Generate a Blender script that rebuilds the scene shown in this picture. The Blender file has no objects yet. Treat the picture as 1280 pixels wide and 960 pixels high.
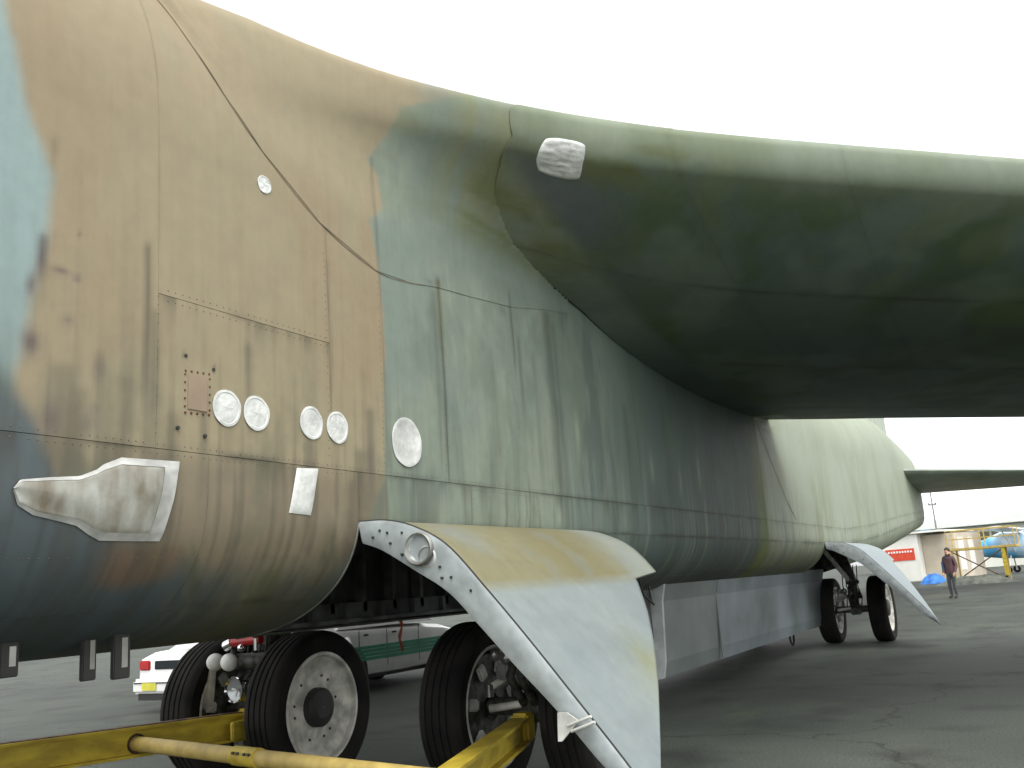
import bpy, bmesh, math, random
import numpy as np
from mathutils import Vector, Matrix

random.seed(7)
C = bpy.context.scene.collection
scene = bpy.context.scene
PI = math.pi

# ------------------------------------------------------------------ camera
cam_data = bpy.data.cameras.new('camera')
cam = bpy.data.objects.new('camera', cam_data)
C.objects.link(cam)
yaw, pitch, roll = math.radians(28.59), math.radians(12.53), math.radians(-4.18)
Fv = Vector((-math.sin(yaw) * math.cos(pitch), math.cos(yaw) * math.cos(pitch), math.sin(pitch)))
Rv = Vector((math.cos(yaw), math.sin(yaw), 0))
Uv = Rv.cross(Fv)
R2 = math.cos(roll) * Rv + math.sin(roll) * Uv
U2 = math.cos(roll) * Uv - math.sin(roll) * Rv
M = Matrix(((R2.x, U2.x, -Fv.x, 5.45), (R2.y, U2.y, -Fv.y, 0.0), (R2.z, U2.z, -Fv.z, 1.68), (0, 0, 0, 1)))
cam.matrix_world = M
cam_data.sensor_width = 36
cam_data.lens = 1160.1 / 1280 * 36
cam_data.clip_end = 3000
cam_data.clip_start = 0.05
scene.camera = cam

# ------------------------------------------------------------------ sky, sun, exposure
SUN_EL, SUN_AZ = math.radians(62), math.radians(135)     # azimuth clockwise from +Y: port side, ahead of the wing
world = bpy.data.worlds.new('World')
scene.world = world
world.use_nodes = True
wn = world.node_tree.nodes
wl = world.node_tree.links
sky = wn.new('ShaderNodeTexSky')
sky.sky_type = 'NISHITA'
sky.sun_disc = False
sky.sun_elevation = SUN_EL
sky.sun_rotation = SUN_AZ
sky.air_density = 1.0
sky.dust_density = 1.5
hs = wn.new('ShaderNodeHueSaturation')
hs.inputs['Saturation'].default_value = 0.03
wl.new(sky.outputs[0], hs.inputs['Color'])
bg = wn['Background']
wl.new(hs.outputs[0], bg.inputs[0])
bg.inputs[1].default_value = 0.15
sd = bpy.data.lights.new('sun', 'SUN')
sd.energy = 0.7
sd.angle = math.radians(40)
sd.color = (1.0, 0.96, 0.9)
sun = bpy.data.objects.new('sun', sd)
C.objects.link(sun)
sdir = Vector((math.sin(SUN_AZ) * math.cos(SUN_EL), math.cos(SUN_AZ) * math.cos(SUN_EL), math.sin(SUN_EL)))
sun.rotation_euler = (-sdir).to_track_quat('-Z', 'Y').to_euler()
sun.location = sdir * 60
scene.view_settings.view_transform = 'Standard'
scene.view_settings.look = 'None'
scene.view_settings.gamma = 1
scene.view_settings.use_curve_mapping = False
scene.view_settings.exposure = 1.5
scene.render.engine = 'CYCLES'
scene.cycles.max_bounces = 6


# ------------------------------------------------------------------ helpers
def lin(r, g, b):
    f = lambda c: c / 12.92 if c <= 0.04045 else ((c + 0.055) / 1.055) ** 2.4
    return (f(r / 255), f(g / 255), f(b / 255))


def tag(o, label=None, cat=None, group=None, kind=None):
    if label: o['label'] = label
    if cat: o['category'] = cat
    if group: o['group'] = group
    if kind: o['kind'] = kind
    return o


def empty(name, loc=(0, 0, 0), rz=0, label=None, cat=None, group=None):
    o = bpy.data.objects.new(name, None)
    C.objects.link(o)
    o.location = loc
    o.rotation_euler = (0, 0, rz)
    o.empty_display_size = 0.2
    return tag(o, label, cat, group)


def link(name, me, mat=None, parent=None, smooth=False):
    if mat is not None and len(me.materials) == 0:
        me.materials.append(mat)
    if smooth:
        for p in me.polygons: p.use_smooth = True
    o = bpy.data.objects.new(name, me)
    C.objects.link(o)
    o.parent = parent
    return o


def pyobj(name, v, f, mat=None, parent=None, smooth=False, col=None):
    me = bpy.data.meshes.new(name)
    me.from_pydata([tuple(map(float, p)) for p in v], [], [tuple(map(int, q)) for q in f])
    if col is not None:
        a = me.color_attributes.new('Col', 'FLOAT_COLOR', 'POINT')
        c4 = np.ones((len(v), 4), dtype=np.float32)
        c4[:, :3] = col
        a.data.foreach_set('color', c4.ravel())
    me.update()
    return link(name, me, mat, parent, smooth)


class MB:
    """collects shapes into one mesh"""
    def __init__(s): s.bm = bmesh.new()

    def box(s, c, d, rot=None, bev=0.0):
        r = bmesh.ops.create_cube(s.bm, size=1.0)
        vs = r['verts']
        bmesh.ops.scale(s.bm, vec=d, verts=vs)
        if bev > 0:
            es = list({e for v in vs for e in v.link_edges})
            rr = bmesh.ops.bevel(s.bm, geom=es, offset=bev, segments=2, affect='EDGES')
            vs = list({v for v in rr['verts']} | {v for f in rr['faces'] for v in f.verts})
            vs = [v for v in vs if v.is_valid]
        if rot is not None:
            bmesh.ops.rotate(s.bm, cent=(0, 0, 0), matrix=rot, verts=vs)
        bmesh.ops.translate(s.bm, vec=c, verts=vs)
        return s

    def tube(s, a, b, r0, r1=None, n=14, cap=True):
        a = Vector(a); b = Vector(b)
        r1 = r0 if r1 is None else r1
        d = b - a
        q = d.to_track_quat('Z', 'Y').to_matrix()
        ra = []; rb = []
        for i in range(n):
            t = 2 * PI * i / n
            o = q @ Vector((math.cos(t), math.sin(t), 0))
            ra.append(s.bm.verts.new(a + o * r0)); rb.append(s.bm.verts.new(b + o * r1))
        for i in range(n):
            s.bm.faces.new((ra[i], ra[(i + 1) % n], rb[(i + 1) % n], rb[i]))
        if cap:
            s.bm.faces.new(ra[::-1]); s.bm.faces.new(rb)
        return s

    def path(s, pts, r, n=8):
        for a, b in zip(pts[:-1], pts[1:]): s.tube(a, b, r, r, n)
        return s

    def lathe(s, prof, c=(0, 0, 0), axis='X', n=40):
        """prof: (axial, radius) list"""
        rings = []
        for ax, r in prof:
            ring = []
            for i in range(n):
                t = 2 * PI * i / n
                if axis == 'X': p = (ax, r * math.cos(t), r * math.sin(t))
                elif axis == 'Y': p = (r * math.cos(t), ax, r * math.sin(t))
                else: p = (r * math.cos(t), r * math.sin(t), ax)
                ring.append(s.bm.verts.new((p[0] + c[0], p[1] + c[1], p[2] + c[2])))
            rings.append(ring)
        for a, b in zip(rings[:-1], rings[1:]):
            for i in range(n):
                s.bm.faces.new((a[i], a[(i + 1) % n], b[(i + 1) % n], b[i]))
        return s

    def prism(s, poly, ax0, ax1, axis='Y'):
        """poly of 2-D points, extruded along axis"""
        def P(p, a):
            return {'Y': (p[0], a, p[1]), 'X': (a, p[0], p[1]), 'Z': (p[0], p[1], a)}[axis]
        A = [s.bm.verts.new(P(p, ax0)) for p in poly]
        B = [s.bm.verts.new(P(p, ax1)) for p in poly]
        n = len(poly)
        for i in range(n):
            s.bm.faces.new((A[i], A[(i + 1) % n], B[(i + 1) % n], B[i]))
        s.bm.faces.new(A[::-1]); s.bm.faces.new(B)
        return s

    def ball(s, c, r, sub=2, sc=(1, 1, 1)):
        q = bmesh.ops.create_icosphere(s.bm, subdivisions=sub, radius=r)
        bmesh.ops.scale(s.bm, vec=sc, verts=q['verts'])
        bmesh.ops.translate(s.bm, vec=c, verts=q['verts'])
        return s

    def build(s, name, mat, parent=None, smooth=False, angle=None):
        bmesh.ops.recalc_face_normals(s.bm, faces=s.bm.faces)
        me = bpy.data.meshes.new(name)
        s.bm.to_mesh(me)
        s.bm.free()
        if smooth:
            me.polygons.foreach_set('use_smooth', [True] * len(me.polygons))
            if angle is not None:
                me.set_sharp_from_angle(angle=math.radians(angle))
        return link(name, me, mat, parent)


# ------------------------------------------------------------------ noise in numpy
def _h(ix, iy, seed):
    n = (ix.astype(np.int64) * 374761393 + iy.astype(np.int64) * 668265263 + seed * 144665) & 0x7fffffff
    n = ((n ^ (n >> 13)) * 1274126177) & 0x7fffffff
    return ((n ^ (n >> 16)) & 0xffff) / 65535.0


def vn(x, y, seed=0):
    x = np.asarray(x, float); y = np.asarray(y, float)
    ix = np.floor(x); iy = np.floor(y)
    fx = x - ix; fy = y - iy
    fx = fx * fx * (3 - 2 * fx); fy = fy * fy * (3 - 2 * fy)
    a = _h(ix, iy, seed); b = _h(ix + 1, iy, seed); c = _h(ix, iy + 1, seed); d = _h(ix + 1, iy + 1, seed)
    return (a * (1 - fx) + b * fx) * (1 - fy) + (c * (1 - fx) + d * fx) * fy


def fbm(x, y, seed=0, o=4):
    s = 0; a = 0.5; t = 0
    for i in range(o):
        s = s + a * vn(x * 2 ** i, y * 2 ** i, seed + i * 17); t += a; a *= 0.55
    return s / t


def sst(a, b, x):
    t = np.clip((x - a) / (b - a), 0, 1)
    return t * t * (3 - 2 * t)


# ------------------------------------------------------------------ materials
MATS = {}


def mat(name, col, rough=0.6, metal=0.0, var=0.12, scale=4.0, bump=0.0, bscale=30, spec=0.5, col2=None, stretch=None):
    if name in MATS: return MATS[name]
    m = bpy.data.materials.new(name); m.use_nodes = True
    nt = m.node_tree; N = nt.nodes; L = nt.links
    b = N['Principled BSDF']
    b.inputs['Roughness'].default_value = rough
    b.inputs['Metallic'].default_value = metal
    b.inputs['Specular IOR Level'].default_value = spec
    tc = N.new('ShaderNodeTexCoord'); mp = N.new('ShaderNodeMapping')
    L.new(tc.outputs['Object'], mp.inputs[0])
    if stretch: mp.inputs['Scale'].default_value = stretch
    nz = N.new('ShaderNodeTexNoise'); nz.inputs['Scale'].default_value = scale; nz.inputs['Detail'].default_value = 6
    L.new(mp.outputs[0], nz.inputs['Vector'])
    rp = N.new('ShaderNodeValToRGB')
    c2 = col2 if col2 else tuple(max(0, c * (1 - var * 2)) for c in col)
    c1 = col if col2 else tuple(min(1, c * (1 + var)) for c in col)
    rp.color_ramp.elements[0].position = 0.35; rp.color_ramp.elements[1].position = 0.65
    rp.color_ramp.elements[0].color = (*c2, 1); rp.color_ramp.elements[1].color = (*c1, 1)
    L.new(nz.outputs[0], rp.inputs[0]); L.new(rp.outputs[0], b.inputs['Base Color'])
    if bump > 0:
        n2 = N.new('ShaderNodeTexNoise'); n2.inputs['Scale'].default_value = bscale; n2.inputs['Detail'].default_value = 4
        L.new(tc.outputs['Object'], n2.inputs['Vector'])
        bp = N.new('ShaderNodeBump'); bp.inputs['Strength'].default_value = bump; bp.inputs['Distance'].default_value = 0.02
        L.new(n2.outputs[0], bp.inputs['Height']); L.new(bp.outputs[0], b.inputs['Normal'])
    MATS[name] = m
    return m


def skin_material():
    """weathered aircraft paint: colour from the 'Col' attribute, fine mottling and run-off streaks on top"""
    m = bpy.data.materials.new('weathered_paint'); m.use_nodes = True
    nt = m.node_tree; N = nt.nodes; L = nt.links
    b = N['Principled BSDF']
    at = N.new('ShaderNodeAttribute'); at.attribute_name = 'Col'
    tc = N.new('ShaderNodeTexCoord')
    n1 = N.new('ShaderNodeTexNoise'); n1.inputs['Scale'].default_value = 9; n1.inputs['Detail'].default_value = 8; n1.inputs['Roughness'].default_value = 0.65
    L.new(tc.outputs['Object'], n1.inputs['Vector'])
    mp = N.new('ShaderNodeMapping'); mp.inputs['Scale'].default_value = (22, 22, 1.1)
    L.new(tc.outputs['Object'], mp.inputs[0])
    n2 = N.new('ShaderNodeTexNoise'); n2.inputs['Scale'].default_value = 1.0; n2.inputs['Detail'].default_value = 5
    L.new(mp.outputs[0], n2.inputs['Vector'])
    mr = N.new('ShaderNodeMapRange'); mr.inputs['From Min'].default_value = 0.3; mr.inputs['From Max'].default_value = 0.7
    mr.inputs['To Min'].default_value = 0.93; mr.inputs['To Max'].default_value = 1.06
    L.new(n1.outputs[0], mr.inputs['Value'])
    mr2 = N.new('ShaderNodeMapRange'); mr2.inputs['From Min'].default_value = 0.35; mr2.inputs['From Max'].default_value = 0.6
    mr2.inputs['To Min'].default_value = 0.975; mr2.inputs['To Max'].default_value = 1.01
    L.new(n2.outputs[0], mr2.inputs['Value'])
    mu = N.new('ShaderNodeMath'); mu.operation = 'MULTIPLY'
    L.new(mr.outputs[0], mu.inputs[0]); L.new(mr2.outputs[0], mu.inputs[1])
    vm = N.new('ShaderNodeVectorMath'); vm.operation = 'SCALE'
    L.new(at.outputs['Color'], vm.inputs[0]); L.new(mu.outputs[0], vm.inputs['Scale'])
    L.new(vm.outputs[0], b.inputs['Base Color'])
    b.inputs['Roughness'].default_value = 0.55
    b.inputs['Specular IOR Level'].default_value = 0.22
    rr = N.new('ShaderNodeMapRange'); rr.inputs['To Min'].default_value = 0.5; rr.inputs['To Max'].default_value = 0.8
    L.new(n1.outputs[0], rr.inputs['Value']); L.new(rr.outputs[0], b.inputs['Roughness'])
    n3 = N.new('ShaderNodeTexNoise'); n3.inputs['Scale'].default_value = 2.2; n3.inputs['Detail'].default_value = 3
    L.new(tc.outputs['Object'], n3.inputs['Vector'])
    bp = N.new('ShaderNodeBump'); bp.inputs['Strength'].default_value = 0.2; bp.inputs['Distance'].default_value = 0.03
    L.new(n3.outputs[0], bp.inputs['Height']); L.new(bp.outputs[0], b.inputs['Normal'])
    return m


PAINT = skin_material()
M_dark = mat('dark_seam', (0.03, 0.03, 0.026), 0.9)
M_core = mat('seam_core', (0.065, 0.06, 0.048), 0.9)
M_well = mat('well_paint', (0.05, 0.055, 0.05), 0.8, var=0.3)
M_keel = mat('keel_paint', (0.10, 0.11, 0.105), 0.7, var=0.3)
M_tyre = mat('tyre_rubber', (0.022, 0.0205, 0.018), 0.9, spec=.2, scale=3, col2=(.009, .009, .0095), var=0.3, bump=0.1)
M_rim = mat('rim_white', (0.68, 0.67, 0.60), 0.6, var=0.22, scale=6)
M_hub = mat('hub_dark', (0.03, 0.03, 0.028), 0.6)
M_steel = mat('oleo_steel', (0.30, 0.30, 0.28), 0.4, metal=0.7, var=0.25)
M_grime = mat('greasy_metal', (0.075, 0.075, 0.06), 0.6, metal=0.2, var=0.4, scale=12)
M_whitepaint = mat('white_gear_paint', (0.6, 0.61, 0.57), 0.55, var=0.2)
M_chrome = mat('chrome', (0.75, 0.75, 0.75), 0.12, metal=1.0, var=0.05)
M_foil = mat('foil_tape', (0.58, 0.60, 0.57), 0.45, metal=0.1, var=0.10, scale=9, bump=0.3, bscale=22)
M_film = mat('cloudy_film', (0.34, 0.35, 0.31), 0.35, var=0.25, scale=2.4, bump=0.3, bscale=7, col2=(0.16, 0.14, 0.10), stretch=(3, 3.2, 1.6))
M_door = mat('door_grey', (0.44, 0.50, 0.51), 0.55, var=0.10, scale=2.5)
M_bay = mat('bay_door_grey', (0.135, 0.158, 0.152), 0.55, var=0.13, scale=.9)
M_yellow = mat('chipped_yellow', (0.62, 0.48, 0.045), 0.6, var=0.22, scale=7, col2=(0.40, 0.29, 0.03), bump=.2, stretch=(1, .5, 1.6))
M_yellow_pale = mat('faded_yellow', (0.60, 0.45, 0.13), 0.6, var=0.12, scale=7, col2=(0.42, 0.31, 0.09))
M_rust = mat('rust', (0.10, 0.055, 0.025), 0.8, var=0.4, scale=9)
M_white = mat('car_white', (0.78, 0.78, 0.76), 0.25, var=0.03)
M_glass = mat('dark_glass', (0.02, 0.025, 0.03), 0.08, var=0.05)
M_red = mat('lamp_red', (0.45, 0.02, 0.02), 0.3, var=0.1)
M_green = mat('stripe_green', (0.05, 0.32, 0.19), 0.4, var=0.05)
M_black = mat('black_trim', (0.02, 0.02, 0.02), 0.5)

# ------------------------------------------------------------------ ground (rises gently behind the tail)
def gz(y):
    y = np.asarray(y, float)
    return 0.62 * np.clip((y - 25) / 30, 0, 1)


def build_ground():
    xs = np.concatenate([np.linspace(-900, -60, 8), np.linspace(-50, 60, 23), np.linspace(70, 900, 8)])
    ys = np.concatenate([np.linspace(-300, -20, 6), np.linspace(-15, 90, 43), np.linspace(100, 2500, 10)])
    X, Y = np.meshgrid(xs, ys)
    v = np.stack([X.ravel(), Y.ravel(), gz(Y).ravel()], 1)
    nx = len(xs); f = []
    for j in range(len(ys) - 1):
        for i in range(nx - 1):
            a = j * nx + i
            f.append((a, a + 1, a + nx + 1, a + nx))
    m = bpy.data.materials.new('asphalt'); m.use_nodes = True
    nt = m.node_tree; N = nt.nodes; L = nt.links; b = N['Principled BSDF']
    tc = N.new('ShaderNodeTexCoord')
    big = N.new('ShaderNodeTexNoise'); big.inputs['Scale'].default_value = 0.35; big.inputs['Detail'].default_value = 7
    L.new(tc.outputs['Object'], big.inputs['Vector'])
    r1 = N.new('ShaderNodeValToRGB')
    r1.color_ramp.elements[0].position = 0.3; r1.color_ramp.elements[0].color = (0.030, 0.038, 0.031, 1)
    r1.color_ramp.elements[1].position = 0.72; r1.color_ramp.elements[1].color = (0.082, 0.094, 0.078, 1)
    L.new(big.outputs[0], r1.inputs[0])
    fine = N.new('ShaderNodeTexNoise'); fine.inputs['Scale'].default_value = 38; fine.inputs['Detail'].default_value = 5
    L.new(tc.outputs['Object'], fine.inputs['Vector'])
    r2 = N.new('ShaderNodeValToRGB')
    r2.color_ramp.elements[0].position = 0.32; r2.color_ramp.elements[0].color = (0.6, 0.6, 0.6, 1)
    r2.color_ramp.elements[1].position = 0.7; r2.color_ramp.elements[1].color = (1.3, 1.3, 1.3, 1)
    L.new(fine.outputs[0], r2.inputs[0])
    mx = N.new('ShaderNodeMix'); mx.data_type = 'RGBA'; mx.blend_type = 'MULTIPLY'; mx.inputs[0].default_value = 1
    L.new(r1.outputs[0], mx.inputs[6]); L.new(r2.outputs[0], mx.inputs[7])
    # sparse moss / oil marks
    ms = N.new('ShaderNodeTexNoise'); ms.inputs['Scale'].default_value = 0.55; ms.inputs['Detail'].default_value = 9; ms.inputs['Roughness'].default_value = 0.7
    mpp = N.new('ShaderNodeMapping'); mpp.inputs['Scale'].default_value = (1.0, 0.45, 1); mpp.inputs['Location'].default_value = (3.1, 7.7, 0)
    L.new(tc.outputs['Object'], mpp.inputs[0]); L.new(mpp.outputs[0], ms.inputs['Vector'])
    r3 = N.new('ShaderNodeValToRGB')
    r3.color_ramp.elements[0].position = 0.57; r3.color_ramp.elements[0].color = (0, 0, 0, 1)
    r3.color_ramp.elements[1].position = 0.68; r3.color_ramp.elements[1].color = (0.7, 0.7, 0.7, 1)
    L.new(ms.outputs[0], r3.inputs[0])
    mx2 = N.new('ShaderNodeMix'); mx2.data_type = 'RGBA'
    L.new(r3.outputs[0], mx2.inputs[0]); L.new(mx.outputs[2], mx2.inputs[6]); mx2.inputs[7].default_value = (0.075, 0.092, 0.05, 1)
    # dark oil spots
    os_ = N.new('ShaderNodeTexNoise'); os_.inputs['Scale'].default_value = 0.9; os_.inputs['Detail'].default_value = 6
    mp3 = N.new('ShaderNodeMapping'); mp3.inputs['Location'].default_value = (13.1, 2.7, 0)
    L.new(tc.outputs['Object'], mp3.inputs[0]); L.new(mp3.outputs[0], os_.inputs['Vector'])
    r4 = N.new('ShaderNodeValToRGB')
    r4.color_ramp.elements[0].position = 0.52; r4.color_ramp.elements[0].color = (1, 1, 1, 1)
    r4.color_ramp.elements[1].position = 0.72; r4.color_ramp.elements[1].color = (0.5, 0.5, 0.5, 1)
    L.new(os_.outputs[0], r4.inputs[0])
    mx3 = N.new('ShaderNodeMix'); mx3.data_type = 'RGBA'; mx3.blend_type = 'MULTIPLY'; mx3.inputs[0].default_value = 1
    L.new(mx2.outputs[2], mx3.inputs[6]); L.new(r4.outputs[0], mx3.inputs[7])
    vo = N.new('ShaderNodeTexVoronoi'); vo.feature = 'DISTANCE_TO_EDGE'; vo.inputs['Scale'].default_value = 0.16
    wv = N.new('ShaderNodeTexNoise'); wv.inputs['Scale'].default_value = 0.9; wv.inputs['Detail'].default_value = 5
    L.new(tc.outputs['Object'], wv.inputs['Vector'])
    va = N.new('ShaderNodeVectorMath'); va.operation = 'SCALE'; va.inputs['Scale'].default_value = 2.2
    L.new(wv.outputs['Color'], va.inputs[0])
    vb = N.new('ShaderNodeVectorMath'); vb.operation = 'ADD'
    L.new(tc.outputs['Object'], vb.inputs[0]); L.new(va.outputs[0], vb.inputs[1]); L.new(vb.outputs[0], vo.inputs['Vector'])
    r5 = N.new('ShaderNodeValToRGB')
    r5.color_ramp.elements[0].position = 0.002; r5.color_ramp.elements[0].color = (0.5, 0.5, 0.5, 1)
    r5.color_ramp.elements[1].position = 0.006; r5.color_ramp.elements[1].color = (1, 1, 1, 1)
    L.new(vo.outputs['Distance'], r5.inputs[0])
    mx4 = N.new('ShaderNodeMix'); mx4.data_type = 'RGBA'; mx4.blend_type = 'MULTIPLY'; mx4.inputs[0].default_value = 1
    L.new(mx3.outputs[2], mx4.inputs[6]); L.new(r5.outputs[0], mx4.inputs[7])
    L.new(mx4.outputs[2], b.inputs['Base Color'])
    b.inputs['Roughness'].default_value = 0.72
    rr = N.new('ShaderNodeMapRange'); b.inputs['Specular IOR Level'].default_value = 0.3
    rr.inputs['To Min'].default_value = 0.6; rr.inputs['To Max'].default_value = 0.9
    L.new(big.outputs[0], rr.inputs['Value']); L.new(rr.outputs[0], b.inputs['Roughness'])
    bp = N.new('ShaderNodeBump'); bp.inputs['Strength'].default_value = 0.35; bp.inputs['Distance'].default_value = 0.01
    L.new(fine.outputs[0], bp.inputs['Height']); L.new(bp.outputs[0], b.inputs['Normal'])
    g = pyobj('ground', v, f, m, None, True)
    tag(g, 'grey asphalt apron under the aircraft', None, None, 'structure')


build_ground()

# ------------------------------------------------------------------ THE BOMBER
plane = empty('bomber_aircraft', (0, 0, 0), 0,
              'weathered camouflage jet bomber, faded tan and grey green, wheels down on the apron', 'aircraft')

# ---- fuselage section
def hw(Y):
    return np.interp(Y, [-2, 24, 30, 36, 41, 45], [1.5, 1.5, 1.42, 1.30, 1.22, 1.12])


def zb(Y): return np.interp(Y, [-2, 23, 30, 36, 45], [1.48, 1.48, 1.78, 2.2, 2.95])
def zt(Y): return np.interp(Y, [-2, 23, 27, 31, 36, 45], [6.05, 6.05, 6.3, 6.8, 7.05, 6.75])


def fus(Y, s):
    """Y station, s 0..3 from keel to crown on the port side (negative: starboard)"""
    Y = np.asarray(Y, float); s = np.asarray(s, float)
    sg = np.where(s < 0, -1.0, 1.0); a = np.abs(s)
    w = hw(Y); b = zb(Y); t = zt(Y); H = t - b
    zl = b + 0.2013 * H; zh = b + 0.617 * H
    t1 = np.clip(a, 0, 1) * PI / 2
    t3 = np.clip(a - 2, 0, 1) * PI / 2
    X = np.where(a < 1, w * np.abs(np.sin(t1)) ** 0.8, np.where(a <= 2, w, w * np.abs(np.cos(t3)) ** (2 / 2.3)))
    Z = np.where(a < 1, zl - (zl - b) * np.abs(np.cos(t1)) ** 0.8,
                 np.where(a <= 2, zl + (zh - zl) * (a - 1), zh + (t - zh) * np.abs(np.sin(t3)) ** (2 / 2.3)))
    # the slab side has a very slight belly
    X = X + np.where((a >= 1) & (a <= 2), 0.012 * np.sin((a - 1) * PI), 0)
    return np.stack([X * sg, Y + 0 * X, Z], -1)


def s_of_z(z):      # forward fuselage, lower half and side
    if z >= 2.4: return 1 + (z - 2.4) / 1.9
    return math.acos(((2.4 - z) / 0.92) ** 1.25) / (PI / 2)


def fus_n(Y, s):
    e = 1e-3
    a = fus(Y + e, s) - fus(Y - e, s); b = fus(Y, s + e) - fus(Y, s - e)
    n = np.cross(a, b)
    n = n / (np.linalg.norm(n, axis=-1, keepdims=True) + 1e-12)
    P = fus(Y, s)
    c = P - np.stack([0 * P[..., 0], P[..., 1], np.full_like(P[..., 2], 3.6)], -1)
    sg = np.sign((n * c).sum(-1, keepdims=True))
    return n * sg


# ---- paint of the fuselage (paint, stains and run-off, plus painted wing shade)
TAN = np.array(lin(141, 131, 105)); TAN2 = np.array(lin(139, 124, 98))
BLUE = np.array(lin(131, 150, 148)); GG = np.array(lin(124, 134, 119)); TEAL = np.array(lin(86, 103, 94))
PALE = np.array(lin(146, 155, 137)); SLATE = np.array(lin(60, 74, 80)); DKT = np.array(lin(58, 64, 60))
BROWN = np.array(lin(104, 84, 64)); MOSS = np.array(lin(96, 108, 50)); GRIME = np.array(lin(56, 56, 48))
OLIVE = np.array(lin(112, 116, 84)); PURP = np.array(lin(88, 76, 80))

STREAKS = [  # Y, ztop, zbottom, width, strength
    (3.23, 3.66, 2.75, .022, .75), (3.28, 3.3, 2.5, .03, .45), (6.10, 4.22, 2.5, .022, .85), (6.02, 4.1, 2.6, .04, .4), (7.32, 4.45, 3.65, .02, .8),
    (7.42, 4.0, 3.2, .03, .5), (3.96, 3.25, 2.86, .025, .6), (8.05, 4.4, 2.45, .10, .5), (8.2, 4.3, 2.4, .04, .35), (4.72, 4.0, 2.9, .012, .5),
    (5.30, 5.0, 2.7, .012, .45), (5.12, 3.0, 2.4, .05, .55), (2.66, 4.05, 3.95, .02, .7), (2.62, 3.52, 3.28, .028, .9),
    (3.62, 2.95, 2.3, .03, .55), (3.1, 2.9, 2.2, .06, .4), (2.85, 2.8, 2.3, .05, .4), (4.2, 2.7, 2.2, .03, .35), (5.75, 2.55, 2.2, .06, .4),
    (6.9, 3.6, 2.5, .05, .25), (7.7, 3.9, 2.6, .05, .35), (9.1, 3.8, 2.5, .06, .4), (9.9, 3.7, 2.3, .07, .4), (11.2, 3.9, 2.2, .08, .4),
    (13.1, 3.8, 2.0, .1, .4), (14.3, 3.7, 2.0, .08, .4), (2.95, 3.0, 2.75, .03, .5), (3.8, 2.7, 2.4, .05, .3), (4.5, 2.7, 2.35, .05, .35),
    (2.75, 2.9, 2.3, .08, .5), (5.0, 2.7, 2.2, .07, .55), (3.4, 2.75, 2.2, .06, .45), (4.9, 2.5, 1.9, .05, .5)]
SPOTS = [(2.58, 2.97, .045, .065, .85), (2.61, 3.40, .022, .09, .8), (2.57, 3.25, .025, .06, .7), (2.72, 3.36, .05, .02, .7), (2.81, 3.345, .02, .02, .7),
         (2.77, 3.12, .025, .025, .5), (2.95, 2.90, .04, .06, .4), (2.94, 2.7, .03, .03, .35), (2.81, 3.58, .012, .02, .5), (3.04, 3.81, .008, .01, .6),
         (3.49, 3.08, .012, .018, .8), (3.69, 3.04, .012, .018, .8), (3.44, 2.66, .012, .018, .8), (3.63, 2.64, .012, .018, .8),
         (5.12, 2.6, .05, .14, .55), (2.70, 2.62, .07, .10, .6), (2.9, 2.62, .05, .06, .45), (6.1, 4.18, .03, .05, .9), (5.98, 4.16, .05, .02, .5),
         (7.15, 4.2, .06, .05, .4), (8.55, 3.2, .05, .18, -.5), (8.0, 2.35, .06, .12, -.5), (10.6, 3.0, .06, .16, -.35), (11.6, 2.9, .05, .2, -.3), (12.4, 3.1, .05, .22, -.35)]


def mixc(c, d, m):
    m = np.clip(m, 0, 1)[:, None]
    return c * (1 - m) + np.asarray(d)[None, :] * m


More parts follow.
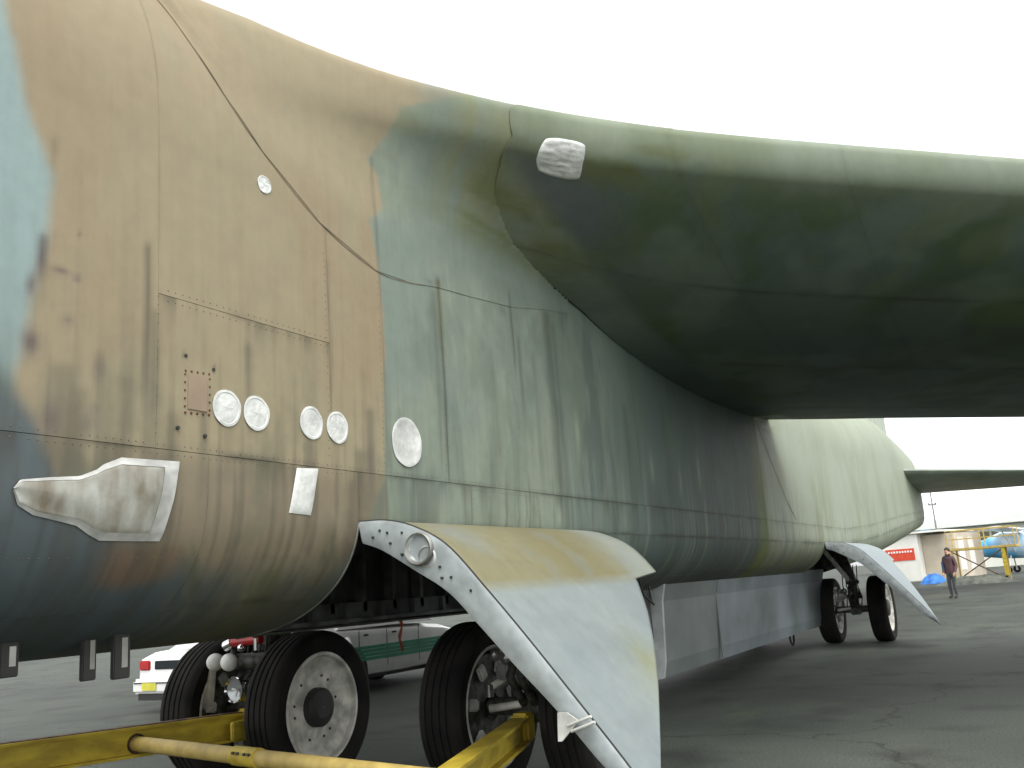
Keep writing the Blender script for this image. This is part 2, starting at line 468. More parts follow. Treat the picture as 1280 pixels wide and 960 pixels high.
def paint_fus(P, seamY=None):
    X, Y, Z = P[:, 0], P[:, 1], P[:, 2]
    star = X < -0.05
    Yw = Y + 0.05 * (fbm(Y * 2.2, Z * 2.2, 3) - .5) + 0.02 * (fbm(Y * 9, Z * 9, 5) - .5)
    n1 = fbm(Y * .8, Z * .8, 11); n2 = fbm(Y * 4, Z * 2.2, 12)
    c = mixc(np.tile(TAN, (len(Y), 1)), TAN2, sst(.35, .7, n1) * .8)
    c = mixc(c, np.array(lin(136, 130, 106)), sst(.5, .75, n2) * .35)
    # light blue grey field ahead
    Yb = np.interp(Z, [2.32, 2.68, 2.88, 3.37, 3.84, 4.2, 4.67, 5.5], [2.40, 2.47, 2.52, 2.61, 2.66, 2.5, 2.39, 2.2])
    c = mixc(c, BLUE, sst(.05, -.05, Yw - Yb))
    # grey green aft of the tan
    Yg = np.interp(Z, [1.6, 2.22, 2.51, 3.7, 4.12, 4.45, 4.6, 4.85, 4.95, 5.2, 5.45, 5.8], [4.7, 5.08, 5.26, 5.35, 5.30, 5.22, 5.40, 5.38, 5.25, 5.42, 5.5, 6.2])
    g = sst(-.03, .03, Yw - Yg)
    c = mixc(c, GG, g)
    c = mixc(c, np.array(lin(108, 122, 114)), g * sst(.4, .7, n1) * .7)
    # duller teal field, wing shade also painted into it; pale aft of it
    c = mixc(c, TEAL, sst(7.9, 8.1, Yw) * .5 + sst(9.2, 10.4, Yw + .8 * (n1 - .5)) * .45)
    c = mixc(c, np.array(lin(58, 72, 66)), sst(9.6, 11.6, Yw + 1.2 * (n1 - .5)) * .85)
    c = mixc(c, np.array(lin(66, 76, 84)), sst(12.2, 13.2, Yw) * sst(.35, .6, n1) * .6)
    pal = sst(15.75, 15.95, Yw)
    c = mixc(c, PALE, pal)
    c = mixc(c, np.array(lin(138, 147, 126)), pal * sst(.4, .65, n1) * .8)
    # dark slate field low and ahead
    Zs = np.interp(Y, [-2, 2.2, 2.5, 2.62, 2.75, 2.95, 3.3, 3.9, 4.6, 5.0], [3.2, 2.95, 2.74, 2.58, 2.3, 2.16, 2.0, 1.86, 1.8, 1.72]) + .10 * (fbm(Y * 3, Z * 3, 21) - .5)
    # darker tone towards the belly, all along
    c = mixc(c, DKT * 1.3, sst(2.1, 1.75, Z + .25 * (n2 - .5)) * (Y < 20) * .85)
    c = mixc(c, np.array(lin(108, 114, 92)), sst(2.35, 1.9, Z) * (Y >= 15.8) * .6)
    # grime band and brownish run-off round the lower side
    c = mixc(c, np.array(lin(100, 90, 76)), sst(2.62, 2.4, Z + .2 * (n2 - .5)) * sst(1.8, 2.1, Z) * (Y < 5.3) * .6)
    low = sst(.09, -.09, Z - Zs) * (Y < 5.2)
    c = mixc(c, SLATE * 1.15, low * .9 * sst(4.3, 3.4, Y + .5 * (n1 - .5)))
    br = sst(.34, .12, np.abs(Y - 3.28 + .3 * (n2 - .5))) * sst(.13, .05, np.abs(Z - 1.95 + .1 * (n2 - .5)))
    c = mixc(c, BROWN, br * .85)
    # vertical run-off
    st = fbm(Y * (7 + 9 * vn(Y * .9, Z * 0, 43)) + 3.3 * vn(Y * .7, Z * .7, 41), Z * .9, 31, 4)
    amt = np.interp(Z, [1.5, 2.0, 2.5, 2.8, 3.3, 4.2, 5], [.40, .40, .38, .22, .08, .03, .0]) * np.interp(Y, [2, 5.4, 9, 15, 17, 26, 40], [1, .9, 1.0, 1.0, .8, .5, .3])
    c = mixc(c, GRIME, sst(.50, .68, st) * amt)
    st2 = fbm(Y * 17, Z * .5, 37, 3)
    c = mixc(c, np.array(lin(140, 146, 132)), sst(.60, .78, st2) * .30 * sst(3.6, 2.4, Z) * (Y > 5.3) * (Y < 15))
    al = fbm(Y * 2.6 + 1.3 * n1, Z * 1.7, 61, 5)
    c = mixc(c, np.array(lin(80, 94, 80)), g * sst(.48, .68, al) * (Y < 15.8) * .28)
    c = mixc(c, np.array(lin(86, 92, 74)), (1 - g) * sst(.55, .75, al) * sst(3.4, 2.5, Z) * .45)
    c = mixc(c, np.array(lin(70, 84, 84)), g * sst(.55, .7, fbm(Y * 5, Z * 1.1, 63, 4)) * (Y < 15.8) * (.18 + .3 * sst(7.8, 8.6, Y)))
    dg = fbm(Y * 6 + Z * 5, (Z - Y) * 1.2, 67, 4)
    c = mixc(c, np.array(lin(128, 124, 104)), sst(.56, .72, dg) * sst(2.35, 2.1, Z) * sst(1.55, 1.8, Z) * sst(3.5, 3.9, Y) * (Y < 5) * .5)
    c = mixc(c, np.array(lin(72, 76, 56)), sst(.56, .74, fbm(Y * 5 + Z * 4, (Z - Y) * 1.1, 68, 4)) * sst(2.3, 2.0, Z) * sst(3.4, 3.7, Y) * (Y < 5) * .6)
    # moss
    ms = fbm(Y * 1.3, Z * 5, 51)
    c = mixc(c, np.array(lin(98, 112, 44)), np.exp(-((Y - 15.60) / .30) ** 2) * (.6 + .4 * sst(.3, .6, fbm(Y * 6, Z * 1.2, 52))) * sst(4.6, 3.2, Z + 0 * Y))
    c = mixc(c, MOSS, np.exp(-((Y - 16.6) / .8) ** 2) * sst(3.8, 4.3, Z) * sst(.4, .7, ms) * .7)
    c = mixc(c, MOSS, (Y > 15.8) * sst(.5, .75, fbm(Y * 3, Z * .6, 57)) * .4 * sst(4.5, 2.4, Z))
    c = mixc(c, np.array(lin(84, 88, 58)), sst(.55, .75, fbm(Y * 3.5 + Z * 2.5, Z * 1.0 - Y, 58)) * sst(2.2, 1.8, Z) * (Y > 3.3) * (Y < 5.1) * .7)
    c = mixc(c, OLIVE, sst(.45, .7, ms) * g * sst(4.5, 5.0, Z) * (Y < 9) * .8)
    for y, z1, z0, w, k in STREAKS:
        q = np.exp(-((Y - y + .003 * np.sin(Z * 9)) / w) ** 2) * sst(z1 + .03, z1 - .04, Z) * sst(z0 - .25, z0 + .35, Z)
        c = mixc(c, GRIME * .95, q * k * .8)
    for y, z, a, b, k in SPOTS:
        q = np.exp(-(((Y - y + .03 * (n2 - .5)) / a) ** 2 + ((Z - z) / b) ** 2))
        c = mixc(c, PURP * .75 if k > 0 else PALE * 1.05, q * abs(k))
    # green growth under the long seam
    c = mixc(c, np.array(lin(96, 98, 62)), np.exp(-((Y - 6.1) / .03) ** 2) * sst(4.25, 4.1, Z) * sst(3.5, 4.0, Z) * .7)
    c = c * .92 + .08 * np.array(lin(134, 133, 125))[None, :]      # chalky, faded paint
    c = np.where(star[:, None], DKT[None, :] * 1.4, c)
    return c


fus_core = None


def panel(name, Y0, Y1, s0, s1, parent, gap=0.0016, dY=0.03, dS=0.03, edge=0.5, off=0.0):
    ny = max(2, int((Y1 - Y0) / dY) + 1)
    # arc length of the strip
    sa = np.linspace(s0, s1, 60); ym = (Y0 + Y1) / 2
    arc = fus(np.full(60, ym), sa); al = np.concatenate([[0], np.cumsum(np.linalg.norm(np.diff(arc, axis=0), axis=1))])
    Ltot = al[-1]
    ns = max(2, int(Ltot / dS) + 1)
    sp = np.interp(np.linspace(0, Ltot, ns), al, sa)
    gs = gap / max(Ltot, .01)
    sp[0] = np.interp(gap, al, sa); sp[-1] = np.interp(Ltot - gap, al, sa)
    yp = np.linspace(Y0 + gap * .4, Y1 - gap * .4, ny)
    yp = np.concatenate([[yp[0]], yp, [yp[-1]]]); sp = np.concatenate([[sp[0]], sp, [sp[-1]]])
    ny += 2; ns += 2
    YY, SS = np.meshgrid(yp, sp, indexing='ij')
    P = fus(YY, SS); Nn = fus_n(YY, SS)
    d = np.full(YY.shape, off); d[0, :] = -.012; d[-1, :] = -.012; d[:, 0] = -.012; d[:, -1] = -.012
    P = P + Nn * d[..., None]
    V = P.reshape(-1, 3)
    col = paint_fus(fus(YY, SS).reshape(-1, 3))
    # dirt gathers along the seams
    eY = np.minimum(np.abs(YY - Y0), np.abs(Y1 - YY)).ravel()
    zz = P[..., 2]
    eZ = np.minimum(np.abs(zz - zz[:, :1]), np.abs(zz[:, -1:] - zz)).ravel()
    k = np.maximum(np.exp(-(eY / .012) ** 2) * .6, np.exp(-(eZ / .02) ** 2)) * sst(.3, .65, fbm(V[:, 1] * 2.3, V[:, 2] * 2.3, 71)) * edge
    # drips below the top edge of a panel
    dz = (zz[:, -1:] - zz).ravel()
    k = np.maximum(k, edge * .8 * sst(.45, .7, fbm(V[:, 1] * 8, V[:, 2] * 0 + Y0, 73)) * np.exp(-dz / .09))
    col = mixc(col, GRIME, k)
    idx = np.arange(ny * ns).reshape(ny, ns)
    f = np.stack([idx[:-1, :-1], idx[1:, :-1], idx[1:, 1:], idx[:-1, 1:]], -1).reshape(-1, 4)
    if s1 > s0 and (s0 + s1) > 0: f = f[:, ::-1] if False else f
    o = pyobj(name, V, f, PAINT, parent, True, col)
    me = o.data
    bm = bmesh.new(); bm.from_mesh(me); bmesh.ops.recalc_face_normals(bm, faces=bm.faces)
    # make sure normals face out
    fc = bm.faces[len(bm.faces) // 2] if False else None
    bm.faces.ensure_lookup_table()
    f0 = bm.faces[len(bm.faces) // 2]
    cc = f0.calc_center_median(); out = Vector((cc.x, 0, cc.z - 3.7))
    if f0.normal.dot(out) < 0: bmesh.ops.reverse_faces(bm, faces=bm.faces)
    bm.to_mesh(me); bm.free()
    # keep skirt edges crisp
    me.set_sharp_from_angle(angle=math.radians(50))
    return o


S_WELL0, S_WELL1 = 0.104, s_of_z(2.2)
WELL_F = (4.98, 8.15); WELL_R = (20.46, 23.63)


def build_fuselage():
    global fus_core
    # dark core just beneath the skin, open at the wheel wells (it shows in the seams)
    ys = [-2.0, 0, 2, WELL_F[0], 6.5, WELL_F[1], 12, 16, WELL_R[0], 22, WELL_R[1], 27, 30, 33, 36, 39, 42, 45]
    ss = np.concatenate([[-3, -2.6, -2.3, -2, -1.5, -1, -S_WELL1, -.7, -.5, -.3, -S_WELL0, 0, S_WELL0, .3, .5, .7, S_WELL1, 1, 1.5, 2, 2.3, 2.6, 3]])
    YY, SS = np.meshgrid(ys, ss, indexing='ij')
    P = fus(YY, SS) - fus_n(YY, SS) * .010
    ns = len(ss); f = []
    for i in range(len(ys) - 1):
        for j in range(ns - 1):
            a = (abs(ss[j]) + abs(ss[j + 1])) / 2
            w = any(abs(ys[i] - q[0]) < 1e-6 or (q[0] <= ys[i] < q[1] - 1e-6) for q in (WELL_F, WELL_R))
            if w and S_WELL0 < a < S_WELL1: continue
            k = i * ns + j
            f.append((k, k + ns, k + ns + 1, k + 1))
    fus_core = pyobj('fuselage', P.reshape(-1, 3), f, M_core, plane, True)
    fus_core['label'] = 'tan, grey green and slate weathered fuselage'
    far = 16.0
    def rows(s0, s1, cuts, edge=.6):
        for a, b in zip(cuts[:-1], cuts[1:]):
            near = a < 8.6
            d = .022 if near else (.05 if a < 16 else .12)
            panel('skin_panel', a, b, s0, s1, fus_core, dY=d, dS=.024 if near else (.04 if a < 16 else .08), edge=edge)
    sz = s_of_z
    nf = [8.15, 10.2, 12.1, 14.2, 15.9, 18.3, 20.46]
    aft = [23.63, 26.5, 30, 34, 38, 42, 45]
    rows(0, S_WELL0, [-2, 2, 4.98, 8.15] + nf[1:] + [23.63] + aft[1:], .3)
    rows(S_WELL0, .52, [-2, .6, 2.6, 4.98], .5); rows(.52, sz(2.54), [-2, .6, 2.3, 3.66, 4.98], .7)
    rows(S_WELL0, .52, nf, .5); rows(.52, S_WELL1, nf, .5)
    rows(S_WELL0, .52, aft, .4); rows(.52, S_WELL1, aft, .4)
    rows(S_WELL1, sz(2.54), [4.98, 6.42, 7.6, 9.4, 12.1, 15.5], .65)
    rows(S_WELL1, sz(2.54), [15.5, 18.3, 21, 23.63] + aft[1:], .35)
    top_ = 2.55
    rows(sz(2.54), top_, [-2, .6, 3.30], .15)
    rows(sz(2.54), sz(3.39), [3.30, 4.71], .7); rows(sz(3.39), top_, [3.30, 4.71], .3)
    rows(sz(2.54), top_, [4.71, 6.1, 8.1, 10.2, 12.9, 15.5], .3)
    rows(sz(2.54), top_, [15.5, 18.3, 21, 23.63] + aft[1:], .12)
    rows(2.55, 3.0, [-2, 1.2, 5.3, 15.5, 23.63, 34, 45], .25)
    # starboard side, seen only from under the belly
    for a, b in ((-2, 4.98), (8.15, 20.46), (23.63, 45)):
        panel('skin_panel', a, b, -S_WELL1, 0, fus_core, dY=.5, dS=.1, edge=.2)
    panel('skin_panel', 4.98, 8.15, -S_WELL0, 0, fus_core, dY=.5, dS=.1, edge=.2)
    panel('skin_panel', 20.46, 23.63, -S_WELL0, 0, fus_core, dY=.5, dS=.1, edge=.2)
    for a, b in ((-2, 20), (20, 45)):
        panel('skin_panel', a, b, -3, -S_WELL1, fus_core, dY=.8, dS=.15, edge=.2)


build_fuselage()


# ---- wing
def nt(x):
    x = np.clip(x, 0, 1)
    return 10 * (0.2969 * np.sqrt(x) - 0.126 * x - 0.3516 * x ** 2 + 0.2843 * x ** 3 - 0.1036 * x ** 4)


def blend_k(y):
    return np.interp(y, [3.3, 4.2, 6.5, 7.6, 8.4, 8.7], [.25, .50, .55, .22, .05, .03])


def wing_pt(u, v):
    """u: metres outboard of the fuselage side, v: -1 lower trailing edge, 0 nose, 1 upper trailing edge"""
    u = np.asarray(u, float); v = np.asarray(v, float)
    Y0 = 6.8 + .7536 * u
    e = np.exp(-np.clip(u + .35, 0, 50) / .6)
    Yn = Y0 - 3.2 * e                       # the nose sweeps forward into the fuselage
    Yt = 16.85 + .55 * u
    Ym = Y0 + 2.2
    k = (Yt - Y0) / 10.05
    Zn = 5.93 - .105 * u - .6 * e
    Zt_ = 4.39 - .075 * u
    x = 1 - np.cos(np.abs(v) * PI / 2)
    Y = Yn + (Yt - Yn) * x
    Yp = np.where(Y < Ym, Y0 + (Y - Yn) * (Ym - Y0) / (Ym - Yn), Y)
    xp = (Yp - Y0) / (Yt - Y0)
    zc = Zn + (Zt_ - Zn) * xp
    q1 = np.clip(xp / .016, 0, 1); q2 = np.clip(xp / .3, 0, 1)
    lo = k * np.where(xp < .3, .24 * np.sqrt(1 - (1 - q1) ** 2) + .69 * q2 * (2 - q2), .93 * nt(xp))
    up = .45 * k * nt(xp)
    lift = .36 * e * (1 - np.exp(-xp / .05)) * (1 - xp)
    Z = np.where(v < 0, zc + lift - lo, zc + up)
    return np.stack([1.5 + u + 0 * Z, Y + 0 * Z, Z], -1)


def seam_u(v):      # joint between the root fairing and the wing proper
    return np.interp(v, [-1, -.46, -.38, -.30, -.2, -.08, .1, 1], [.0, .0, .05, .17, .36, .54, .58, .58])


def wing_n(u, v):
    e = 1e-3
    a = wing_pt(u + e, v) - wing_pt(u - e, v); b = wing_pt(u, v + e) - wing_pt(u, v - e)
    n = np.cross(a, b); n /= np.linalg.norm(n, axis=-1, keepdims=True) + 1e-12
    return n


def paint_wing(P, V):
    X, Y, Z = P[:, 0], P[:, 1], P[:, 2]
    n1 = fbm(X * 1.1, Y * 1.1, 101); n2 = fbm(X * 3, Y * 3, 103); n3 = fbm(X * 7, Z * 7, 107)
    under = np.array(lin(84, 97, 88))
    c = np.tile(under, (len(X), 1))
    c = mixc(c, np.array(lin(74, 90, 64)), sst(.38, .62, n1) * .9)
    c = mixc(c, np.array(lin(104, 112, 62)), sst(.52, .70, fbm(X * 1.8 + 9, Y * 1.8, 117)) * sst(-.75, -.2, V) * .3)
    c = mixc(c, np.array(lin(112, 124, 112)), sst(.52, .72, fbm(X * 1.5, Y * 1.5, 115, 3)) * .38)
    c = mixc(c, np.array(lin(70, 78, 72)), sst(.5, .7, fbm(X * .9, Y * .6, 111)) * .5)
    # nose of the wing: faded, olive and pale
    nose = np.exp(-(np.clip(V + .02, -1, 0) / .12) ** 2) * (V < .5) + (V > 0)
    nose = np.clip(nose, 0, 1)
    c = mixc(c, np.array(lin(126, 134, 108)), nose * .55)
    c = mixc(c, np.array(lin(136, 144, 136)), nose * sst(.45, .65, n1) * .4)
    c = mixc(c, np.array(lin(92, 98, 56)), sst(.5, .68, fbm(X * 2.3, Z * 5 + Y * .4, 109)) * np.exp(-((X - 2.7) / .7) ** 2) * np.exp(-((V + .12) / .12) ** 2) * .75)
    c = mixc(c, np.array(lin(88, 90, 98)), np.exp(-((X - 2.1) / .35) ** 2) * np.exp(-((V + .24) / .12) ** 2) * .6)
    # root fairing carries the fuselage colours forward
    f = sst(2.05, 1.85, X)
    fc = paint_fus(np.stack([np.full_like(X, 1.5), Y, Z], 1))
    fc = mixc(fc, np.array(lin(104, 116, 108)), sst(5.5, 5.9, Y) * sst(4.2, 4.5, Z) * .6)
    fo = mixc(fc, OLIVE, sst(5.75, 6.3, Y) * sst(4.6, 5.2, Z) * sst(.3, .6, n2) * .8)
    fo = mixc(fo, np.array(lin(126, 138, 144)), sst(6.3, 6.8, Y) * sst(5.6, 5.8, Z) * .6)
    fo = mixc(fo, np.array(lin(92, 100, 60)), np.exp(-((Z - 5.0) / .3) ** 2) * sst(6.2, 6.6, Y) * sst(.4, .6, n3) * .7)
    tp = sst(.02, .10, V)
    fo = mixc(fo, TAN2 * .95, tp * sst(7.0, 6.2, Y))
    c = c * (1 - f[:, None]) + fo * f[:, None]
    return c


def wpanel(name, u0, u1, v0, v1, parent, du=.05, dv=.02, gap=.0004, usamp=None, skirt=True):
    nu = max(3, int((u1 - u0) / du) + 1); nv = max(3, int(abs(v1 - v0) / dv) + 1)
    us = np.linspace(u0 + gap, u1 - gap, nu) if usamp is None else usamp
    gv = .0002
    vs = np.linspace(v0 + gv, v1 - gv, nv)
    us = np.concatenate([[us[0]], us, [us[-1]]]); vs = np.concatenate([[vs[0]], vs, [vs[-1]]])
    UU, VV = np.meshgrid(us, vs, indexing='ij')
    if u1 == .45: UU = -.35 + (UU + .35) / .80 * (seam_u(VV) - .006 + .35)
    if u0 == .458:
        su = seam_u(VV) + .006
        UU = su + (UU - .458) / (u1 - .458) * (u1 - su)
    P = wing_pt(UU, VV); Nn = wing_n(UU, VV)
    # orient normals away from the chord plane
    mid = (wing_pt(UU, np.abs(VV)) + wing_pt(UU, -np.abs(VV))) / 2; mid[..., 1] += .15
    sg = np.sign(((P - mid) * Nn).sum(-1)); sg[sg == 0] = 1
    kk = blend_k(P[..., 1]); aa = UU + np.interp(P[..., 2], [4.3, 5.0, 5.6], [0, .12, .38])
    blg = (np.clip(kk - aa, 0, 9) / kk) ** 2 * kk * .25 * (VV < .3)
    d = blg + (.011 * sst(1.4, .3, UU - su) if u0 == .458 else 0); e_ = .018 if u0 == .458 else .004; d[0, :] -= e_; d[-1, :] -= .004; d[:, 0] -= .004; d[:, -1] -= .004
    P2 = P + Nn * (d * sg)[..., None]
    col = paint_wing(P.reshape(-1, 3), VV.ravel())
    eu = np.minimum(np.abs(UU - UU[:1]), np.abs(UU[-1:] - UU)).ravel()
    col = mixc(col, GRIME * .8, np.exp(-(eu / .015) ** 2) * .08)
    ev = np.minimum(np.abs(VV - v0), np.abs(v1 - VV)).ravel()
    col = mixc(col, GRIME * .6, np.exp(-(ev / .006) ** 2) * .32 * sst(.35, .6, fbm(P[..., 0].ravel() * 2, VV.ravel() * 3, 119)))
    nu, nv = len(us), len(vs)
    idx = np.arange(nu * nv).reshape(nu, nv)
    f = np.stack([idx[:-1, :-1], idx[1:, :-1], idx[1:, 1:], idx[:-1, 1:]], -1).reshape(-1, 4)
    o = pyobj(name, P2.reshape(-1, 3), f, PAINT, parent, True, col)
    o.data.set_sharp_from_angle(angle=math.radians(60))
    return o


def build_fairing(parent):
    """skin that blends the slab side smoothly into the wing nose: smooth union of fuselage and wing, traced along the fuselage normals"""
    from mathutils.kdtree import KDTree
    us = np.concatenate([np.linspace(-.34, .6, 70), np.linspace(.62, 2.6, 60)]); vs = np.linspace(-.60, .62, 230)
    UU, VV = np.meshgrid(us, vs, indexing='ij')
    Q = wing_pt(UU, VV); Nn = wing_n(UU, VV)
    mid = (wing_pt(UU, np.abs(VV)) + wing_pt(UU, -np.abs(VV))) / 2; mid[..., 1] += .15
    sg = np.sign(((Q - mid) * Nn).sum(-1)); sg[sg == 0] = 1
    Nn = (Nn * sg[..., None]).reshape(-1, 3); Q = Q.reshape(-1, 3)
    kd = KDTree(len(Q))
    for i, q in enumerate(Q): kd.insert(Vector(q), i)
    kd.balance()
    def dist(p):
        co, i, d = kd.find(p)
        n_ = Nn[i]; dd = (p.x - co.x) * n_[0] + (p.y - co.y) * n_[1] + (p.z - co.z) * n_[2]
        if d < .12: return dd
        return math.copysign(d, dd)
    yp = np.linspace(3.35, 8.62, 150)
    NS = 105
    v = []; us_ = []
    UV = np.stack([UU.ravel(), VV.ravel()], 1)
    for y in yp:
        zs = float(np.interp(y, [3.35, 3.45, 3.62, 3.84, 4.13, 4.66, 5.27, 5.7, 6.07, 6.6, 7.35, 8.0, 8.62], [5.6, 5.5, 5.15, 4.84, 4.56, 4.24, 4.06, 4.08, 4.14, 4.19, 4.27, 4.40, 4.5]))
        s0 = s_of_z(zs) if zs <= 4.3 else 2 + math.asin(min(1, ((zs - 4.3) / 1.75) ** 1.15)) / (PI / 2)
        ss = s0 + (2.92 - s0) * np.linspace(0, 1, NS)
        k = float(blend_k(y))
        P = fus(np.full(NS, y), ss); N_ = fus_n(np.full(NS, y), ss)
        for jj, (p, n_) in enumerate(zip(P, N_)):
            p = Vector(p); n_ = Vector(n_)
            t = 2.4
            for it in range(26):
                q = p + n_ * t
                a = t; b = dist(q)
                h = max(k - abs(a - b), 0) / k
                d = min(a, b) - h * h * k * .25
                if abs(d) < .0008: break
                t -= d * .85
                if t < 0: t = 0; break
            t = max(t, 0)
            fr = jj / (NS - 1); w_ = float(sst(0, .10, np.array(fr)))
            t *= w_ + (1 - w_) * float(sst(6.8, 7.6, np.array(y)))
            q = p + n_ * t
            _, qi, qd = kd.find(q)
            uq, vq = UV[qi]
            dl = (uq - float(seam_u(vq))) if qd < .3 else -1
            v.append(q + n_ * .004 - Vector(Nn[qi]) * ((.022 + .05 * float(sst(6.9, 7.5, np.array(y)))) * float(sst(.0, .05, np.array(dl)))) if dl > -.01 else q + n_ * .004)
            us_.append(dl)
    V = np.array([tuple(q) for q in v])
    idx = np.arange(len(yp) * NS).reshape(len(yp), NS)
    f = np.stack([idx[:-1, :-1], idx[1:, :-1], idx[1:, 1:], idx[:-1, 1:]], -1).reshape(-1, 4)
    # under the wing skin the fairing tucks in a little
    U = V[:, 0] - 1.5
    c, s2 = V.copy(), U
    col = paint_wing(np.stack([np.minimum(V[:, 0], 1.7), V[:, 1], V[:, 2]], 1), np.where(V[:, 2] > 5.9 - .1 * U, .12, -.2))
    keep = []
    for q in f:
        keep.append(max(us_[i] for i in q) < .10)
    o = pyobj('root_fairing', V, f[np.array(keep)], PAINT, parent, True, col)
    o['label'] = 'blended skin between the fuselage side and wing nose'
    return o


def build_wing():
    us = np.concatenate([np.linspace(-.35, 2, 60), np.linspace(2.2, 16, 30)])
    vs = np.linspace(-1, 1, 161)
    UU, VV = np.meshgrid(us, vs, indexing='ij')
    P = wing_pt(UU, VV); mid = (wing_pt(UU, VV) + wing_pt(UU, -VV)) / 2
    N_ = wing_n(UU, VV); m2 = mid.copy(); m2[..., 1] += .15
    N_ *= np.sign(((P - m2) * N_).sum(-1))[..., None]
    P = P - N_ * (.014 * (np.abs(VV) < .97))[..., None]
    idx = np.arange(P.shape[0] * P.shape[1]).reshape(P.shape[:2])
    f = np.stack([idx[:-1, :-1], idx[1:, :-1], idx[1:, 1:], idx[:-1, 1:]], -1).reshape(-1, 4)
    core = pyobj('wing', P.reshape(-1, 3), f, M_core, plane, True)
    core['label'] = 'broad swept wing with a dark green grey underside and faded leading edge'
    # fairing that blends the leading edge into the fuselage side
    build_fairing(core)
    ucut = [.458, 1.55, 2.9, 4.6, 6.8, 9.5, 12.5, 16]
    vcut = [-1, -.86, -.62, -.40, .34, 1]
    for a, b in zip(ucut[:-1], ucut[1:]):
        for c, d in zip(vcut[:-1], vcut[1:]):
            near = a < 6
            wpanel('wing_panel', a, b, c, d, core, du=.05 if near else .25, dv=.008 if near else .03)
    # starboard wing, mirrored
    me = bpy.data.meshes.new('wing')
    Q = wing_pt(UU, VV); Q[..., 0] *= -1; Q = Q.copy()
    o = pyobj('wing', Q.reshape(-1, 3), f, PAINT, plane, True, np.tile(np.array(lin(96, 108, 98)), (Q.shape[0] * Q.shape[1], 1)))
    # rounded square foil cover on the leading edge
    n = 26
    vv = []; ff = []
    u0, u1, w0, w1 = .640, .91, -.195, -.055
    for i in range(n + 1):
        for j in range(n + 1):
            a = i / n * 2 - 1; b = j / n * 2 - 1
            # squircle
            aa = a * math.sqrt(max(0, 1 - .28 * b * b * abs(b))); bb = b * math.sqrt(max(0, 1 - .28 * a * a * abs(a)))
            v = w0 + (w1 - w0) * (bb + 1) / 2; u = u0 + (u1 - u0) * (aa + 1) / 2 + 1.3 * (v + .115)
            p = wing_pt(np.array(u), np.array(v)); nn = wing_n(np.array(u), np.array(v))
            if nn[1] > 0: nn = -nn
            edge = 1 - max(abs(a), abs(b))
            h = .004 + .018 * min(1, edge * 8) + .022 * (float(fbm(np.array(b * 7 + 3), np.array(a * 1.6), 5, 3)) - .5) * min(1, edge * 3)
            vv.append(p + nn * h)
    for i in range(n):
        for j in range(n):
            k = i * (n + 1) + j
            ff.append((k, k + 1, k + n + 2, k + n + 1))
    o = pyobj('foil_cover', vv, ff, M_foil, core, True)
    o['label'] = 'silver foil cover taped on the wing leading edge'
    return core


wing = build_wing()


# panel seam where the fairing skin laps the fuselage side
def strip(name, pts, w, parent, mt, off=.003):
    """thin lap strip on the fuselage surface through (Y, Z) points"""
    P = curve(pts, 90); v = []; f = []
    for i, (y, z) in enumerate(P):
        t = P[min(i + 1, 89)] - P[max(i - 1, 0)]; t = t / (np.linalg.norm(t) + 1e-9)
        ww = w * (.6 + .8 * float(vn(np.array(y * 4.0), np.array(z * 4.0), 5)))
        for sg in (-1, 1):
            yy, zz = y - t[1] * ww * sg, z + t[0] * ww * sg
            s_ = s_of_z(zz) if zz <= 4.3 else 2 + math.asin(min(1, ((zz - 4.3) / 1.75) ** 1.15)) / (PI / 2)
            p = fus(np.array(yy), np.array(s_)); n_ = fus_n(np.array(yy), np.array(s_))
            v.append(p + n_ * off)
    for i in range(89): f.append((2 * i, 2 * i + 1, 2 * i + 3, 2 * i + 2))
    return pyobj(name, v, f, mt, parent, True)


def curve(pts, n):
    P = np.array(pts); t = np.linspace(0, len(P) - 1, n); out = []
    for q in t:
        i = min(int(q), len(P) - 2); f = q - i
        p0 = P[max(i - 1, 0)]; p1 = P[i]; p2 = P[i + 1]; p3 = P[min(i + 2, len(P) - 1)]
        out.append(.5 * ((2 * p1) + (-p0 + p2) * f + (2 * p0 - 5 * p1 + 4 * p2 - p3) * f ** 2 + (-p0 + 3 * p1 - 3 * p2 + p3) * f ** 3))
    return np.array(out)


M_seam = mat('seam_dirt', lin(104, 94, 76), .8, var=.3, scale=5)
strip('fairing_seam', [(3.45, 5.5), (3.62, 5.15), (3.84, 4.84), (4.13, 4.56), (4.66, 4.24), (5.27, 4.06), (5.7, 4.08), (6.07, 4.14), (6.6, 4.19), (7.35, 4.27)], .0036, fus_core, M_seam)
strip('panel_seam', [(3.86, 5.4), (4.05, 5.1), (4.3, 4.8), (4.42, 4.5)], .003, fus_core, M_seam)

strip('aft_fillet_seam', [(15.95, 4.25), (16.6, 3.6), (17.4, 2.95), (18.0, 2.6)], .012, fus_core, M_seam)

